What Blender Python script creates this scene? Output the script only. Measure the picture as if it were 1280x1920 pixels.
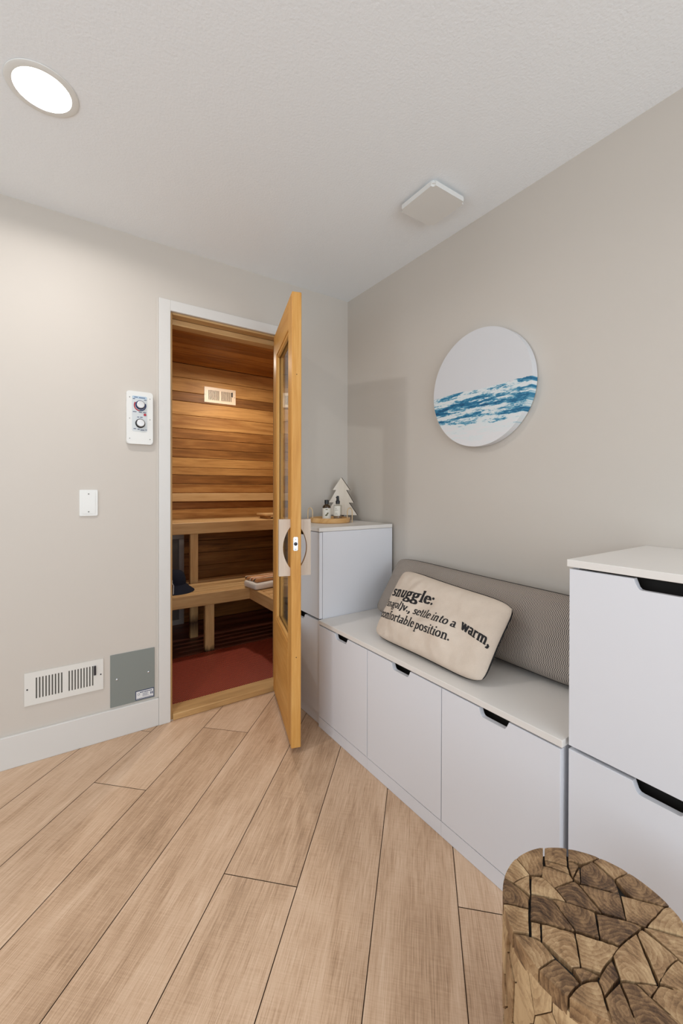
import bpy, bmesh, math, random
import numpy as np
from mathutils import Vector, Matrix
PI = math.pi
for o in list(bpy.data.objects): bpy.data.objects.remove(o)
sc = bpy.context.scene
COL = sc.collection

# ------------------------------------------------------------------ camera
CP = Vector((-1.6091, -2.2882, 1.1966)); H = 2.448
yaw, pitch, roll = -0.59897, -0.005495, 0.0022236
F = Vector((-math.sin(yaw)*math.cos(pitch), math.cos(yaw)*math.cos(pitch), math.sin(pitch)))
R0 = Vector((math.cos(yaw), math.sin(yaw), 0)); U0 = R0.cross(F)
Rv = R0*math.cos(roll)+U0*math.sin(roll); Uv = -R0*math.sin(roll)+U0*math.cos(roll)
cam = bpy.data.cameras.new('camera'); co = bpy.data.objects.new('camera', cam); COL.objects.link(co)
co.matrix_world = Matrix(((Rv.x, Uv.x, -F.x, CP.x), (Rv.y, Uv.y, -F.y, CP.y), (Rv.z, Uv.z, -F.z, CP.z), (0, 0, 0, 1)))
cam.sensor_fit = 'HORIZONTAL'; cam.sensor_width = 36; cam.lens = 785.98/1280*36
cam.shift_y = (923.37-960)/1280
cam.clip_start = 0.02
sc.camera = co

# ------------------------------------------------------------------ world, exposure, lamps
w = bpy.data.worlds.new('world'); sc.world = w; w.use_nodes = True
bg = w.node_tree.nodes['Background']; bg.inputs[0].default_value = (0.85, 0.93, 1, 1); bg.inputs[1].default_value = 1.0
sc.view_settings.view_transform = 'Standard'; sc.view_settings.look = 'None'
sc.view_settings.gamma = 1; sc.view_settings.use_curve_mapping = False
sc.view_settings.exposure = -0.45

def area(name, loc, rot, sx, sy, power, col, shape='RECTANGLE', spread=PI):
    l = bpy.data.lights.new(name, 'AREA'); l.shape = shape; l.size = sx; l.size_y = sy
    l.energy = power; l.color = col; l.spread = spread
    o = bpy.data.objects.new(name, l); COL.objects.link(o); o.location = loc; o.rotation_euler = rot
    return o
# added soft fill, placed as daylight at unseen windows behind the camera and left
area('window_fill', (-3.36, -1.9, 1.35), (0, -PI/2, 0), 1.6, 2.2, 24, (0.78, 0.89, 1.0))
area('window_fill', (-1.5, -4.56, 1.35), (PI/2, 0, 0), 2.6, 1.7, 78, (0.80, 0.90, 1.0))
CANS = [(-1.64, -0.67, 9.6), (-1.64, -2.75, 1.5), (-2.85, -0.67, 4.5), (-2.85, -2.75, 4.0), (-0.55, -3.6, 4.0)]  # first can is seen; the others are unseen lamps added without fittings
for x, y, p in CANS:
    area('can_lamp', (x, y, H+(0.010 if (x, y) == CANS[0][:2] else -0.004)), (0, 0, 0), 0.07, 0.07, p, (1.0, 0.97, 0.95), 'DISK')
# the sauna's own lamp, out of view overhead
area('sauna_lamp', (-0.30, 1.02, 2.27), (0, 0, 0), 0.12, 0.12, 17, (1.0, 0.92, 0.80), 'DISK')

pl_ = bpy.data.lights.new('sauna_fill_lamp', 'POINT'); pl_.energy = 5; pl_.color = (1.0, 0.90, 0.76); pl_.shadow_soft_size = 0.05  # added point lamp to brighten the cedar ceiling and upper walls
po_ = bpy.data.objects.new('sauna_fill_lamp', pl_); COL.objects.link(po_); po_.location = (0.30, 0.30, 2.12)

# ------------------------------------------------------------------ helpers
def lin(c):
    return tuple(((v/255)/12.92 if v/255 <= 0.04045 else ((v/255+0.055)/1.055)**2.4) for v in c)+(1,)
def new_obj(name, bm, mat, parent=None, smooth=False, keep=False):
    if not keep: bmesh.ops.recalc_face_normals(bm, faces=bm.faces[:])
    if parent is not None:
        off = Vector(parent.location); p = parent.parent
        while p is not None: off += Vector(p.location); p = p.parent
        bmesh.ops.translate(bm, verts=bm.verts[:], vec=-off)
    me = bpy.data.meshes.new(name); bm.to_mesh(me); bm.free()
    for m in (mat if isinstance(mat, list) else [mat]): me.materials.append(m)
    if smooth:
        for p in me.polygons: p.use_smooth = True
    o = bpy.data.objects.new(name, me); COL.objects.link(o)
    if parent is not None: o.parent = parent
    if smooth: me.set_sharp_from_angle(angle=math.radians(35))
    return o
def tag(o, label, cat, group=None):
    o['label'] = label; o['category'] = cat
    if group: o['group'] = group
    return o
def thing(name, label, cat, loc, group=None):
    o = bpy.data.objects.new(name, None); COL.objects.link(o); o.location = loc; o.empty_display_size = 0.05
    return tag(o, label, cat, group)
def struct(name, bm, mat, **k):
    o = new_obj(name, bm, mat, **k); o['kind'] = 'structure'; return o
def origin(o, loc):
    o.data.transform(Matrix.Translation(-Vector(loc))); o.location = loc; return o
def uvl(bm): return bm.loops.layers.uv.verify()
def box(bm, x0, x1, y0, y1, z0, z1, bev=0, seg=2, M=None):
    vs = [bm.verts.new(v) for v in ((x0,y0,z0),(x1,y0,z0),(x1,y1,z0),(x0,y1,z0),(x0,y0,z1),(x1,y0,z1),(x1,y1,z1),(x0,y1,z1))]
    fs = [bm.faces.new([vs[i] for i in f]) for f in ((0,3,2,1),(4,5,6,7),(0,1,5,4),(1,2,6,5),(2,3,7,6),(3,0,4,7))]
    if bev:
        es = list({e for f in fs for e in f.edges})
        r = bmesh.ops.bevel(bm, geom=es, offset=bev, segments=seg, affect='EDGES', profile=0.6)
        vs = list({v for f in r['faces'] for v in f.verts} | {v for v in vs if v.is_valid})
    if M is not None: bmesh.ops.transform(bm, matrix=M, verts=vs)
    return vs
def prism(bm, pts, axis, a, b, bev=0, M=None):
    """extrude a 2D outline along axis between a and b"""
    def P(p, t):
        return {'x': (t, p[0], p[1]), 'y': (p[0], t, p[1]), 'z': (p[0], p[1], t)}[axis]
    v0 = [bm.verts.new(P(p, a)) for p in pts]; v1 = [bm.verts.new(P(p, b)) for p in pts]
    fs = [bm.faces.new(v0), bm.faces.new(v1[::-1])]; n = len(pts)
    for i in range(n): fs.append(bm.faces.new((v0[i], v1[i], v1[(i+1) % n], v0[(i+1) % n])))
    vs = v0+v1
    if bev:
        r = bmesh.ops.bevel(bm, geom=list({e for f in fs[:2] for e in f.edges}), offset=bev, segments=2, affect='EDGES')
        vs = list({v for f in r['faces'] for v in f.verts} | {v for v in vs if v.is_valid})
    if M is not None: bmesh.ops.transform(bm, matrix=M, verts=vs)
    return vs
def lathe(bm, prof, c, n=48, cap=True, M=None):
    """prof: list of (r, z); around +z through c"""
    rings = []
    for r, z in prof:
        if r < 1e-6: rings.append([bm.verts.new((c[0], c[1], c[2]+z))])
        else: rings.append([bm.verts.new((c[0]+r*math.cos(2*PI*i/n), c[1]+r*math.sin(2*PI*i/n), c[2]+z)) for i in range(n)])
    for a, b in zip(rings, rings[1:]):
        for i in range(n):
            j = (i+1) % n
            q = [a[i % len(a)], a[j % len(a)], b[j % len(b)], b[i % len(b)]]
            u = []
            for v in q:
                if v not in u: u.append(v)
            if len(u) > 2: bm.faces.new(u)
    if cap:
        for rr in (rings[0], rings[-1]):
            if len(rr) > 2: bm.faces.new(rr)
    vs = [v for r in rings for v in r]
    if M is not None: bmesh.ops.transform(bm, matrix=M, verts=vs)
    return vs
def tube(bm, pts, r, n=8, closed=False):
    pts = [Vector(p) for p in pts]; N = len(pts); rings = []; prev = None
    for i, p in enumerate(pts):
        if closed: t = (pts[(i+1) % N]-pts[i-1]).normalized()
        else: t = (pts[min(i+1, N-1)]-pts[max(i-1, 0)]).normalized()
        if prev is None:
            a = Vector((0, 0, 1)) if abs(t.z) < 0.9 else Vector((1, 0, 0))
            prev = t.cross(a).normalized()
        s = (prev-t*prev.dot(t)).normalized(); prev = s; b = t.cross(s)
        rings.append([bm.verts.new(p+s*r*math.cos(2*PI*k/n)+b*r*math.sin(2*PI*k/n)) for k in range(n)])
    for i in range(N if closed else N-1):
        a, b = rings[i], rings[(i+1) % N]
        if closed and i == N-1:
            k0 = min(range(n), key=lambda k: (b[k].co-a[0].co).length); b = b[k0:]+b[:k0]
        for k in range(n): bm.faces.new((a[k], a[(k+1) % n], b[(k+1) % n], b[k]))
    if not closed: bm.faces.new(rings[0][::-1]); bm.faces.new(rings[-1])
def disc_y(bm, cx, cz, y0, y1, r, n=28, bev=0):
    return prism(bm, [(cx+r*math.cos(2*PI*i/n), cz+r*math.sin(2*PI*i/n)) for i in range(n)], 'y', y0, y1, bev)
def board_uv(bm, faces, along, rnd):
    """UVs in metres: u along the board, random offset per board"""
    L = uvl(bm); ou, ov = rnd.uniform(0, 30), rnd.uniform(0, 30)
    for f in faces:
        n = f.normal
        ax = [i for i in range(3) if i != along]
        across = min(ax, key=lambda i: abs(n[i]))
        if abs(n[along]) > 0.8: a_, b_ = ax
        else: a_, b_ = along, across
        for lp in f.loops: lp[L].uv = (lp.vert.co[a_]+ou, lp.vert.co[b_]+ov)
def wbox(bm, x0, x1, y0, y1, z0, z1, along, rnd, bev=0.002, M=None, tone=None):
    """a wooden board with grain along an axis (0,1,2) and its own tone"""
    nf = set(bm.faces)
    vs = box(bm, x0, x1, y0, y1, z0, z1, bev, 1)
    fs = [f for f in bm.faces if f not in nf]
    for f in fs: f.normal_update()
    board_uv(bm, fs, along, rnd)
    T = bm.loops.layers.float_color.get('tone') or bm.loops.layers.float_color.new('tone')
    L = uvl(bm)
    t = rnd.random() if tone is None else tone
    for f in fs:
        for lp in f.loops: lp[T] = (t, t, t, 1)
    if M is not None: bmesh.ops.transform(bm, matrix=M, verts=list({v for f in fs for v in f.verts}))

# ------------------------------------------------------------------ materials
def mat(name):
    m = bpy.data.materials.new(name); m.use_nodes = True; nt = m.node_tree
    return m, nt, nt.nodes['Principled BSDF']
def N(nt, t, **k):
    n = nt.nodes.new(t)
    for a, b in k.items():
        if a in n.inputs: n.inputs[a].default_value = b
        else: setattr(n, a, b)
    return n
def ramp(nt, fac, stops):
    r = nt.nodes.new('ShaderNodeValToRGB'); e = r.color_ramp.elements
    while len(e) < len(stops): e.new(0.5)
    for i, (p, c) in enumerate(stops): e[i].position = p; e[i].color = c
    nt.links.new(fac, r.inputs[0]); return r
def mapping(nt, src, scale, loc=(0, 0, 0)):
    m = nt.nodes.new('ShaderNodeMapping'); m.inputs['Scale'].default_value = scale; m.inputs['Location'].default_value = loc
    nt.links.new(src, m.inputs[0]); return m.outputs[0]
def noise(nt, vec, scale, detail=4, rough=0.5, dist=0):
    n = N(nt, 'ShaderNodeTexNoise'); n.inputs['Scale'].default_value = scale; n.inputs['Detail'].default_value = detail
    n.inputs['Roughness'].default_value = rough; n.inputs['Distortion'].default_value = dist
    nt.links.new(vec, n.inputs['Vector']); return n.outputs['Fac']
def mixc(nt, fac, a, b, mode='MIX'):
    m = nt.nodes.new('ShaderNodeMix'); m.data_type = 'RGBA'; m.blend_type = mode
    for s, v in ((0, fac), (6, a), (7, b)):
        if hasattr(v, 'links') or hasattr(v, 'is_linked'): nt.links.new(v, m.inputs[s])
        else: m.inputs[s].default_value = v
    return m.outputs[2]
def bump(nt, b, h, strength, dist):
    n = N(nt, 'ShaderNodeBump'); n.inputs['Strength'].default_value = strength; n.inputs['Distance'].default_value = dist
    nt.links.new(h, n.inputs['Height']); nt.links.new(n.outputs[0], b.inputs['Normal'])
def math_(nt, op, a, b=None, clamp=False):
    m = nt.nodes.new('ShaderNodeMath'); m.operation = op; m.use_clamp = clamp
    for i, v in enumerate((a, b)):
        if v is None: continue
        if hasattr(v, 'is_linked'): nt.links.new(v, m.inputs[i])
        else: m.inputs[i].default_value = v
    return m.outputs[0]
def plain(name, rgb, rough=0.5, metal=0, bumps=None, spec=0.5, mott=0):
    m, nt, b = mat(name); c = lin(rgb); b.inputs['Base Color'].default_value = c
    b.inputs['Roughness'].default_value = rough; b.inputs['Metallic'].default_value = metal
    b.inputs['Specular IOR Level'].default_value = spec
    tc = N(nt, 'ShaderNodeTexCoord').outputs['Object']
    if mott:
        f = noise(nt, tc, 2.2, 3)
        nt.links.new(mixc(nt, f, tuple(v*(1-mott) for v in c[:3])+(1,), tuple(min(1, v*(1+mott)) for v in c[:3])+(1,)), b.inputs['Base Color'])
    if bumps: bump(nt, b, noise(nt, tc, bumps[0], 3), bumps[1], bumps[2])
    return m
M_wall = plain('wall_paint', (202, 194, 184), 0.55, bumps=(260, 0.10, 0.0008), spec=0.35, mott=0.02)
M_ceil = plain('ceiling_texture', (241, 244, 246), 0.8, bumps=(120, 0.55, 0.0020), spec=0.2)
M_trim = plain('trim_paint', (214, 211, 206), 0.35, mott=0.01)
M_white = plain('cabinet_white', (222, 222, 226), 0.38, mott=0.006)
M_wtop = plain('cabinet_top_white', (228, 223, 217), 0.33)
M_dark = plain('dark_inside', (38, 34, 31), 0.8)
M_gap = plain('floor_gap', (84, 56, 36), 0.9)
M_plastic = plain('white_plastic', (226, 225, 220), 0.35)
M_grille = plain('grille_white', (222, 219, 212), 0.4)
M_cgrille = plain('grille_cream', (232, 208, 180), 0.4)
M_duct = plain('duct_metal', (120, 118, 112), 0.5, 0.5)
M_grey = plain('grey_plate_paint', (128, 133, 128), 0.42, mott=0.02)
M_metal = plain('bright_metal', (205, 208, 212), 0.28, 0.9)
M_dmetal = plain('dark_metal', (70, 70, 75), 0.35, 0.8)
M_alu = plain('aluminium_frame', (150, 145, 140), 0.45, 0.3)
M_black = plain('black_plastic', (22, 21, 22), 0.35)
M_ink = plain('black_print', (24, 22, 24), 0.8)
M_navy = plain('navy_print', (28, 46, 92), 0.5)
M_red = plain('red_print', (170, 30, 48), 0.5)
M_label = plain('paper_label', (225, 220, 208), 0.6)
M_sky = plain('pale_blue_print', (176, 196, 212), 0.5)
M_reflector = plain('lamp_reflector', (245, 242, 235), 0.4)
M_olive = plain('olive_print', (90, 84, 45), 0.7)
M_orange = plain('orange_print', (190, 118, 62), 0.8)
def fabric(name, rgb, rgb2, sc_=900, st=0.4):
    m, nt, b = mat(name); tc = N(nt, 'ShaderNodeTexCoord').outputs['Object']
    f = noise(nt, tc, sc_, 2); g = noise(nt, tc, 14, 4, 0.6)
    nt.links.new(mixc(nt, math_(nt, 'ADD', math_(nt, 'MULTIPLY', f, 0.6), math_(nt, 'MULTIPLY', g, 0.5)), lin(rgb), lin(rgb2)), b.inputs['Base Color'])
    b.inputs['Roughness'].default_value = 0.9; b.inputs['Specular IOR Level'].default_value = 0.15
    bump(nt, b, f, st, 0.001); return m
M_linen = fabric('linen', (188, 171, 154), (228, 213, 197), 700)
M_towel = fabric('terry_white', (212, 205, 195), (240, 236, 228), 420, 0.9)
M_navyf = fabric('navy_fabric', (20, 23, 32), (40, 44, 58), 500)
M_whitef = fabric('white_stitch', (190, 190, 190), (225, 225, 225))
def emit(name, rgb, s):
    m, nt, b = mat(name); b.inputs['Base Color'].default_value = lin(rgb)
    b.inputs['Emission Color'].default_value = lin(rgb); b.inputs['Emission Strength'].default_value = s; return m
M_lens = emit('lamp_lens', (255, 250, 240), 6.0)
def glass(name, tint=(1, 1, 1, 1), ior=1.36):
    m, nt, b = mat(name); nt.nodes.remove(b)
    out = [n for n in nt.nodes if n.type == 'OUTPUT_MATERIAL'][0]
    fr = N(nt, 'ShaderNodeFresnel'); 
    gb = N(nt, 'ShaderNodeNewGeometry').outputs['Backfacing']
    iv = math_(nt, 'ADD', math_(nt, 'MULTIPLY', gb, 1/ior-ior), ior); nt.links.new(iv, fr.inputs[0])
    t = N(nt, 'ShaderNodeBsdfTransparent'); t.inputs[0].default_value = tint
    g = N(nt, 'ShaderNodeBsdfGlossy'); g.inputs['Roughness'].default_value = 0.0
    mx = N(nt, 'ShaderNodeMixShader'); nt.links.new(fr.outputs[0], mx.inputs[0])
    nt.links.new(t.outputs[0], mx.inputs[1]); nt.links.new(g.outputs[0], mx.inputs[2]); nt.links.new(mx.outputs[0], out.inputs[0])
    return m
M_glass = glass('door_glass', (0.93, 0.95, 0.95, 1))
M_cglass = glass('bottle_glass', (0.86, 0.86, 0.84, 1), 1.3)
def wood(name, dark, mid, light, grain=1.0, rough=0.5, tone_amt=1.0, streak=0.5, spec=0.4, blotch=0.35):
    """UV based: u along the grain (metres), v across"""
    m, nt, b = mat(name); uv = N(nt, 'ShaderNodeUVMap').outputs[0]
    at = N(nt, 'ShaderNodeAttribute', attribute_name='tone').outputs['Fac']
    fine = noise(nt, mapping(nt, uv, (6*grain, 260*grain, 1)), 1, 3, 0.6, 0.2)
    wide = noise(nt, mapping(nt, uv, (1.6*grain, 22*grain, 1)), 1, 5, 0.62, 1.2)
    bl = noise(nt, mapping(nt, uv, (2.2, 6, 1)), 1, 3, 0.5)
    v = math_(nt, 'ADD', math_(nt, 'MULTIPLY', wide, streak), math_(nt, 'MULTIPLY', fine, 0.30))
    v = math_(nt, 'ADD', v, math_(nt, 'MULTIPLY', bl, blotch))
    v = math_(nt, 'ADD', v, math_(nt, 'MULTIPLY', math_(nt, 'SUBTRACT', at, 0.5), 0.42*tone_amt))
    r = ramp(nt, v, [(0.30, lin(dark)), (0.56, lin(mid)), (0.82, lin(light))])
    nt.links.new(r.outputs[0], b.inputs['Base Color'])
    b.inputs['Roughness'].default_value = rough; b.inputs['Specular IOR Level'].default_value = spec
    bump(nt, b, fine, 0.12, 0.001); return m
M_cedar = wood('cedar_boards', (92, 56, 24), (150, 100, 50), (198, 148, 86), streak=0.62, spec=0.25)
M_bench = wood('bench_wood', (150, 112, 68), (196, 156, 104), (222, 186, 134), tone_amt=0.6, spec=0.25)
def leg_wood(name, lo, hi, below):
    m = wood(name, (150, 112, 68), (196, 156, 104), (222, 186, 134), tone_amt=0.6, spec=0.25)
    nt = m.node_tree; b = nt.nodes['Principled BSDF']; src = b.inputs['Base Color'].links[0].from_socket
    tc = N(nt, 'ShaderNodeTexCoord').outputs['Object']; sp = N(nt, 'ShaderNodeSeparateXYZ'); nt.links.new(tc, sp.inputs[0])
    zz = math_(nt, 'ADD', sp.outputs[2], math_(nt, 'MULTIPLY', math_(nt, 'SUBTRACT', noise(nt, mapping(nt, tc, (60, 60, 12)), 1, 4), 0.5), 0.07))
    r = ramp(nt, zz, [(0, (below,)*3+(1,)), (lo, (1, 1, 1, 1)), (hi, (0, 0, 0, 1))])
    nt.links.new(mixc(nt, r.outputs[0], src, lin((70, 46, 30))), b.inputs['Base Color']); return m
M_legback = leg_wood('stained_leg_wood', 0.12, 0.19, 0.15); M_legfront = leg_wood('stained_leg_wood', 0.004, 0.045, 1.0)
M_jamb = wood('jamb_wood', (140, 104, 62), (190, 150, 98), (214, 178, 128), tone_amt=0.5)
M_door = wood('door_fir', (172, 112, 48), (206, 150, 78), (226, 178, 108), tone_amt=0.5, streak=0.5, rough=0.55, spec=0.25)
M_handle = wood('handle_wood', (172, 152, 134), (200, 182, 164), (216, 202, 186), tone_amt=0.2)
M_tray = wood('tray_wood', (150, 100, 48), (206, 158, 98), (230, 190, 138), rough=0.35)
M_rattan = plain('rattan', (206, 176, 134), 0.55)
M_tree = wood('whitewashed_wood', (205, 190, 168), (228, 218, 204), (240, 236, 230), tone_amt=0.2, streak=0.4)
M_bark = plain('dark_edge_wood', (74, 56, 42), 0.7)

def floor_material():
    m, nt, b = mat('floor_planks'); uv = N(nt, 'ShaderNodeUVMap').outputs[0]
    at = N(nt, 'ShaderNodeAttribute', attribute_name='tone').outputs['Fac']
    fine = noise(nt, mapping(nt, uv, (9, 420, 1)), 1, 4, 0.65, 0.3)
    mid = noise(nt, mapping(nt, uv, (5, 150, 1)), 1, 5, 0.75, 1.2)
    big = noise(nt, mapping(nt, uv, (2.0, 9, 1)), 1, 5, 0.6, 0.8)
    saw = noise(nt, mapping(nt, uv, (330, 16, 1)), 1, 2, 0.5)
    v = math_(nt, 'ADD', math_(nt, 'MULTIPLY', fine, 0.42), math_(nt, 'MULTIPLY', mid, 0.20))
    v = math_(nt, 'ADD', v, math_(nt, 'MULTIPLY', big, 0.36))
    v = math_(nt, 'ADD', v, math_(nt, 'MULTIPLY', saw, 0.10))
    v = math_(nt, 'ADD', v, math_(nt, 'MULTIPLY', math_(nt, 'SUBTRACT', at, 0.5), 0.07))
    r = ramp(nt, v, [(0.36, lin((134, 105, 80))), (0.46, lin((178, 145, 115))), (0.54, lin((201, 168, 138))), (0.66, lin((220, 191, 163)))])
    nt.links.new(r.outputs[0], b.inputs['Base Color'])
    b.inputs['Roughness'].default_value = 0.42; b.inputs['Specular IOR Level'].default_value = 0.35
    bump(nt, b, fine, 0.16, 0.001); return m
M_floor = floor_material()

def teak(name, lighten=0.0):
    """end grain chunks: UV = metres from each chunk's own growth centre; tone per chunk"""
    m, nt, b = mat(name); uv = N(nt, 'ShaderNodeUVMap').outputs[0]
    at = N(nt, 'ShaderNodeAttribute', attribute_name='tone').outputs['Fac']
    d = N(nt, 'ShaderNodeTexNoise'); d.inputs['Scale'].default_value = 14; d.inputs['Detail'].default_value = 3; nt.links.new(uv, d.inputs['Vector'])
    vm = N(nt, 'ShaderNodeVectorMath', operation='MULTIPLY_ADD'); nt.links.new(d.outputs['Color'], vm.inputs[0])
    vm.inputs[1].default_value = (0.03, 0.03, 0); nt.links.new(uv, vm.inputs[2])
    wv = N(nt, 'ShaderNodeTexWave', wave_type='RINGS', rings_direction='Z', wave_profile='SAW')
    wv.inputs['Scale'].default_value = 46; wv.inputs['Distortion'].default_value = 3.2; wv.inputs['Detail'].default_value = 3
    wv.inputs['Detail Scale'].default_value = 1.4
    nt.links.new(vm.outputs[0], wv.inputs['Vector'])
    bl = noise(nt, uv, 24, 6, 0.68, 0.9); fn = noise(nt, uv, 420, 3, 0.7)
    v = math_(nt, 'ADD', math_(nt, 'MULTIPLY', wv.outputs['Fac'], 0.09), math_(nt, 'MULTIPLY', bl, 0.74))
    v = math_(nt, 'ADD', v, math_(nt, 'MULTIPLY', fn, 0.16))
    v = math_(nt, 'ADD', v, math_(nt, 'MULTIPLY', math_(nt, 'SUBTRACT', at, 0.5), 0.20))
    v = math_(nt, 'ADD', v, lighten)
    r = ramp(nt, v, [(0.30, lin((52, 36, 26))), (0.42, lin((104, 78, 54))), (0.54, lin((148, 116, 82))), (0.74, lin((196, 166, 126)))])
    nt.links.new(r.outputs[0], b.inputs['Base Color']); b.inputs['Roughness'].default_value = 0.5
    b.inputs['Specular IOR Level'].default_value = 0.3
    bump(nt, b, v, 0.25, 0.002); return m
M_teak = teak('teak_end_grain', 0.03); M_teaks = teak('teak_side_grain', 0.17)

# ================================================================== the room
def clip(poly, nx, ny, c):
    out = []
    for i in range(len(poly)):
        p, q = poly[i], poly[(i+1) % len(poly)]
        dp = nx*p[0]+ny*p[1]-c; dq = nx*q[0]+ny*q[1]-c
        if dp <= 0: out.append(p)
        if (dp < 0 < dq) or (dq < 0 < dp):
            t = dp/(dp-dq); out.append((p[0]+(q[0]-p[0])*t, p[1]+(q[1]-p[1])*t))
    return out
XL, YF = -3.4, -4.6
rnd = random.Random(7)
bm = bmesh.new(); L = uvl(bm); T = bm.loops.layers.float_color.new('tone')
box(bm, XL, 0.0, YF, 0.0, -0.06, -0.004)
base_faces = list(bm.faces)
for f in base_faces: f.material_index = 1
K = math.sqrt(0.5); W = 0.236; g = 0.0013
butts = {0: [-1.545], -1: [-0.60, -2.6], 1: [-2.33, -0.33], 2: [-0.816, -2.42], 3: [-1.266, -3.0], -3: [-1.516], -2: [-0.72, -2.7], 4: [-0.9, -2.9], 5: [-1.0, -3.0], -4: [-2.4]}
fixed = {(-1.545, 0): 0}
tones = {(0, 0): 0.55, (0, 1): 0.95}
for k in range(-16, 17):
    o0 = (k-0.5)*W; o1 = o0+W
    bs = sorted(butts.get(k, [rnd.uniform(-3.5, -0.5)]))
    ext = []
    first = bs[0]
    while first > -7: first -= 1.9; ext.append(first)
    last = bs[-1]
    while last < 4: last += 1.9; ext.append(last)
    bs = sorted(bs+ext)
    for i in range(len(bs)-1):
        t0, t1 = bs[i]+g, bs[i+1]-g
        poly = [((t*K-(o)*K), (t*K+o*K)) for t, o in ((t0, o0+g), (t1, o0+g), (t1, o1-g), (t0, o1-g))]
        for nx, ny, c in ((1, 0, 0), (-1, 0, -XL), (0, 1, 0), (0, -1, -YF)): poly = clip(poly, nx, ny, c) if len(poly) > 2 else poly
        if len(poly) < 3: continue
        f = bm.faces.new([bm.verts.new((p[0], p[1], 0)) for p in poly])
        tn = rnd.random(); ou, ov = rnd.uniform(0, 40), rnd.uniform(0, 40)
        for lp in f.loops:
            x, y = lp.vert.co[:2]; lp[L].uv = ((x+y)*K+ou, (y-x)*K+ov); lp[T] = (tn, tn, tn, 1)
struct('floor', bm, [M_floor, M_gap])

def slab(name, m, *b):
    bm = bmesh.new()
    for q in b: box(bm, *q)
    return struct(name, bm, m)
# ceiling with a round hole for the visible lamp is modelled as a slab with a cut
bm = bmesh.new()
cx, cy = CANS[0][:2]; n = 64; rr = 0.079
ring = [bm.verts.new((cx+rr*math.cos(2*PI*i/n), cy+rr*math.sin(2*PI*i/n), H)) for i in range(n)]
sq = [bm.verts.new((cx+0.15*max(-1, min(1, 1.5*math.cos(2*PI*i/n))), cy+0.15*max(-1, min(1, 1.5*math.sin(2*PI*i/n))), H)) for i in range(n)]
for i in range(n): bm.faces.new((ring[i], ring[(i+1) % n], sq[(i+1) % n], sq[i]))
def rect(x0, x1, y0, y1): bm.faces.new([bm.verts.new(v) for v in ((x0, y0, H), (x1, y0, H), (x1, y1, H), (x0, y1, H))])
rect(XL, cx-0.15, YF, 0.0); rect(cx+0.15, 0.0, YF, 0.0); rect(cx-0.15, cx+0.15, YF, cy-0.15); rect(cx-0.15, cx+0.15, cy+0.15, 0.0)
box(bm, XL, 0.0, YF, 0.0, H+0.12, H+0.14)
struct('ceiling', bm, M_ceil, keep=True)

DX0, DX1, DZ = -1.120, -0.470, 2.114       # door opening
slab('wall_back', M_wall, (XL, DX0, 0, 0.12, 0, H), (DX1, 0.0, 0, 0.12, 0, H), (DX0, DX1, 0, 0.12, DZ, H))
slab('wall_right', M_wall, (0, 0.12, YF, 0.12, 0, H))
slab('wall_left', M_wall, (XL-0.12, XL, YF, 0, 0, 0.5), (XL-0.12, XL, YF, 0, 2.2, H), (XL-0.12, XL, YF, -3.05, 0.5, 2.2), (XL-0.12, XL, -0.75, 0, 0.5, 2.2))
slab('wall_front', M_wall, (XL, 0, YF-0.12, YF, 0, 0.45), (XL, 0, YF-0.12, YF, 2.25, H), (XL, -2.85, YF-0.12, YF, 0.45, 2.25), (-0.15, 0, YF-0.12, YF, 0.45, 2.25))
def unseen_window(name, axis, a0, a1, p, z0, z1):
    bm = bmesh.new(); t = 0.05
    for b in ((a0, a1, z0, z0+t), (a0, a1, z1-t, z1), (a0, a0+t, z0+t, z1-t), (a1-t, a1, z0+t, z1-t), ((a0+a1)/2-t/2, (a0+a1)/2+t/2, z0+t, z1-t)):
        if axis == 'x': box(bm, p-0.04, p, b[0], b[1], b[2], b[3])
        else: box(bm, b[0], b[1], p-0.04, p, b[2], b[3])
    return struct(name, bm, M_trim)
unseen_window('unseen_window_1', 'x', -3.05, -0.75, XL-0.03, 0.5, 2.2)
unseen_window('unseen_window_2', 'y', -2.85, -0.15, YF-0.03, 0.45, 2.25)  # both windows are unseen, put in to carry the fill lamps

# trims round the sauna door, baseboards
bm = bmesh.new()
box(bm, -1.176, DX0, -0.018, 0, 0, DZ+0.055, 0.002, 1); struct('trim_1', bm, M_trim)
bm = bmesh.new()
box(bm, DX0, DX1+0.055, -0.018, 0, DZ, DZ+0.055, 0.002, 1); struct('trim_2', bm, M_trim)
bm = bmesh.new()
box(bm, DX1, DX1+0.055, -0.018, 0, 0, DZ, 0.002, 1); struct('trim_3', bm, M_trim)
bm = bmesh.new()
box(bm, -1.186, -1.176, -0.006, 0, 0.14, DZ+0.055, 0.001, 1); struct('trim_4', bm, M_wall)
bm = bmesh.new()
box(bm, XL, -1.1762, -0.015, 0, 0, 0.139, 0.003, 2); struct('baseboard_back', bm, M_trim)
bm = bmesh.new()
box(bm, -0.015, 0, YF, -2.15, 0, 0.139, 0.003, 2); struct('baseboard_right', bm, M_trim)

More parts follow.
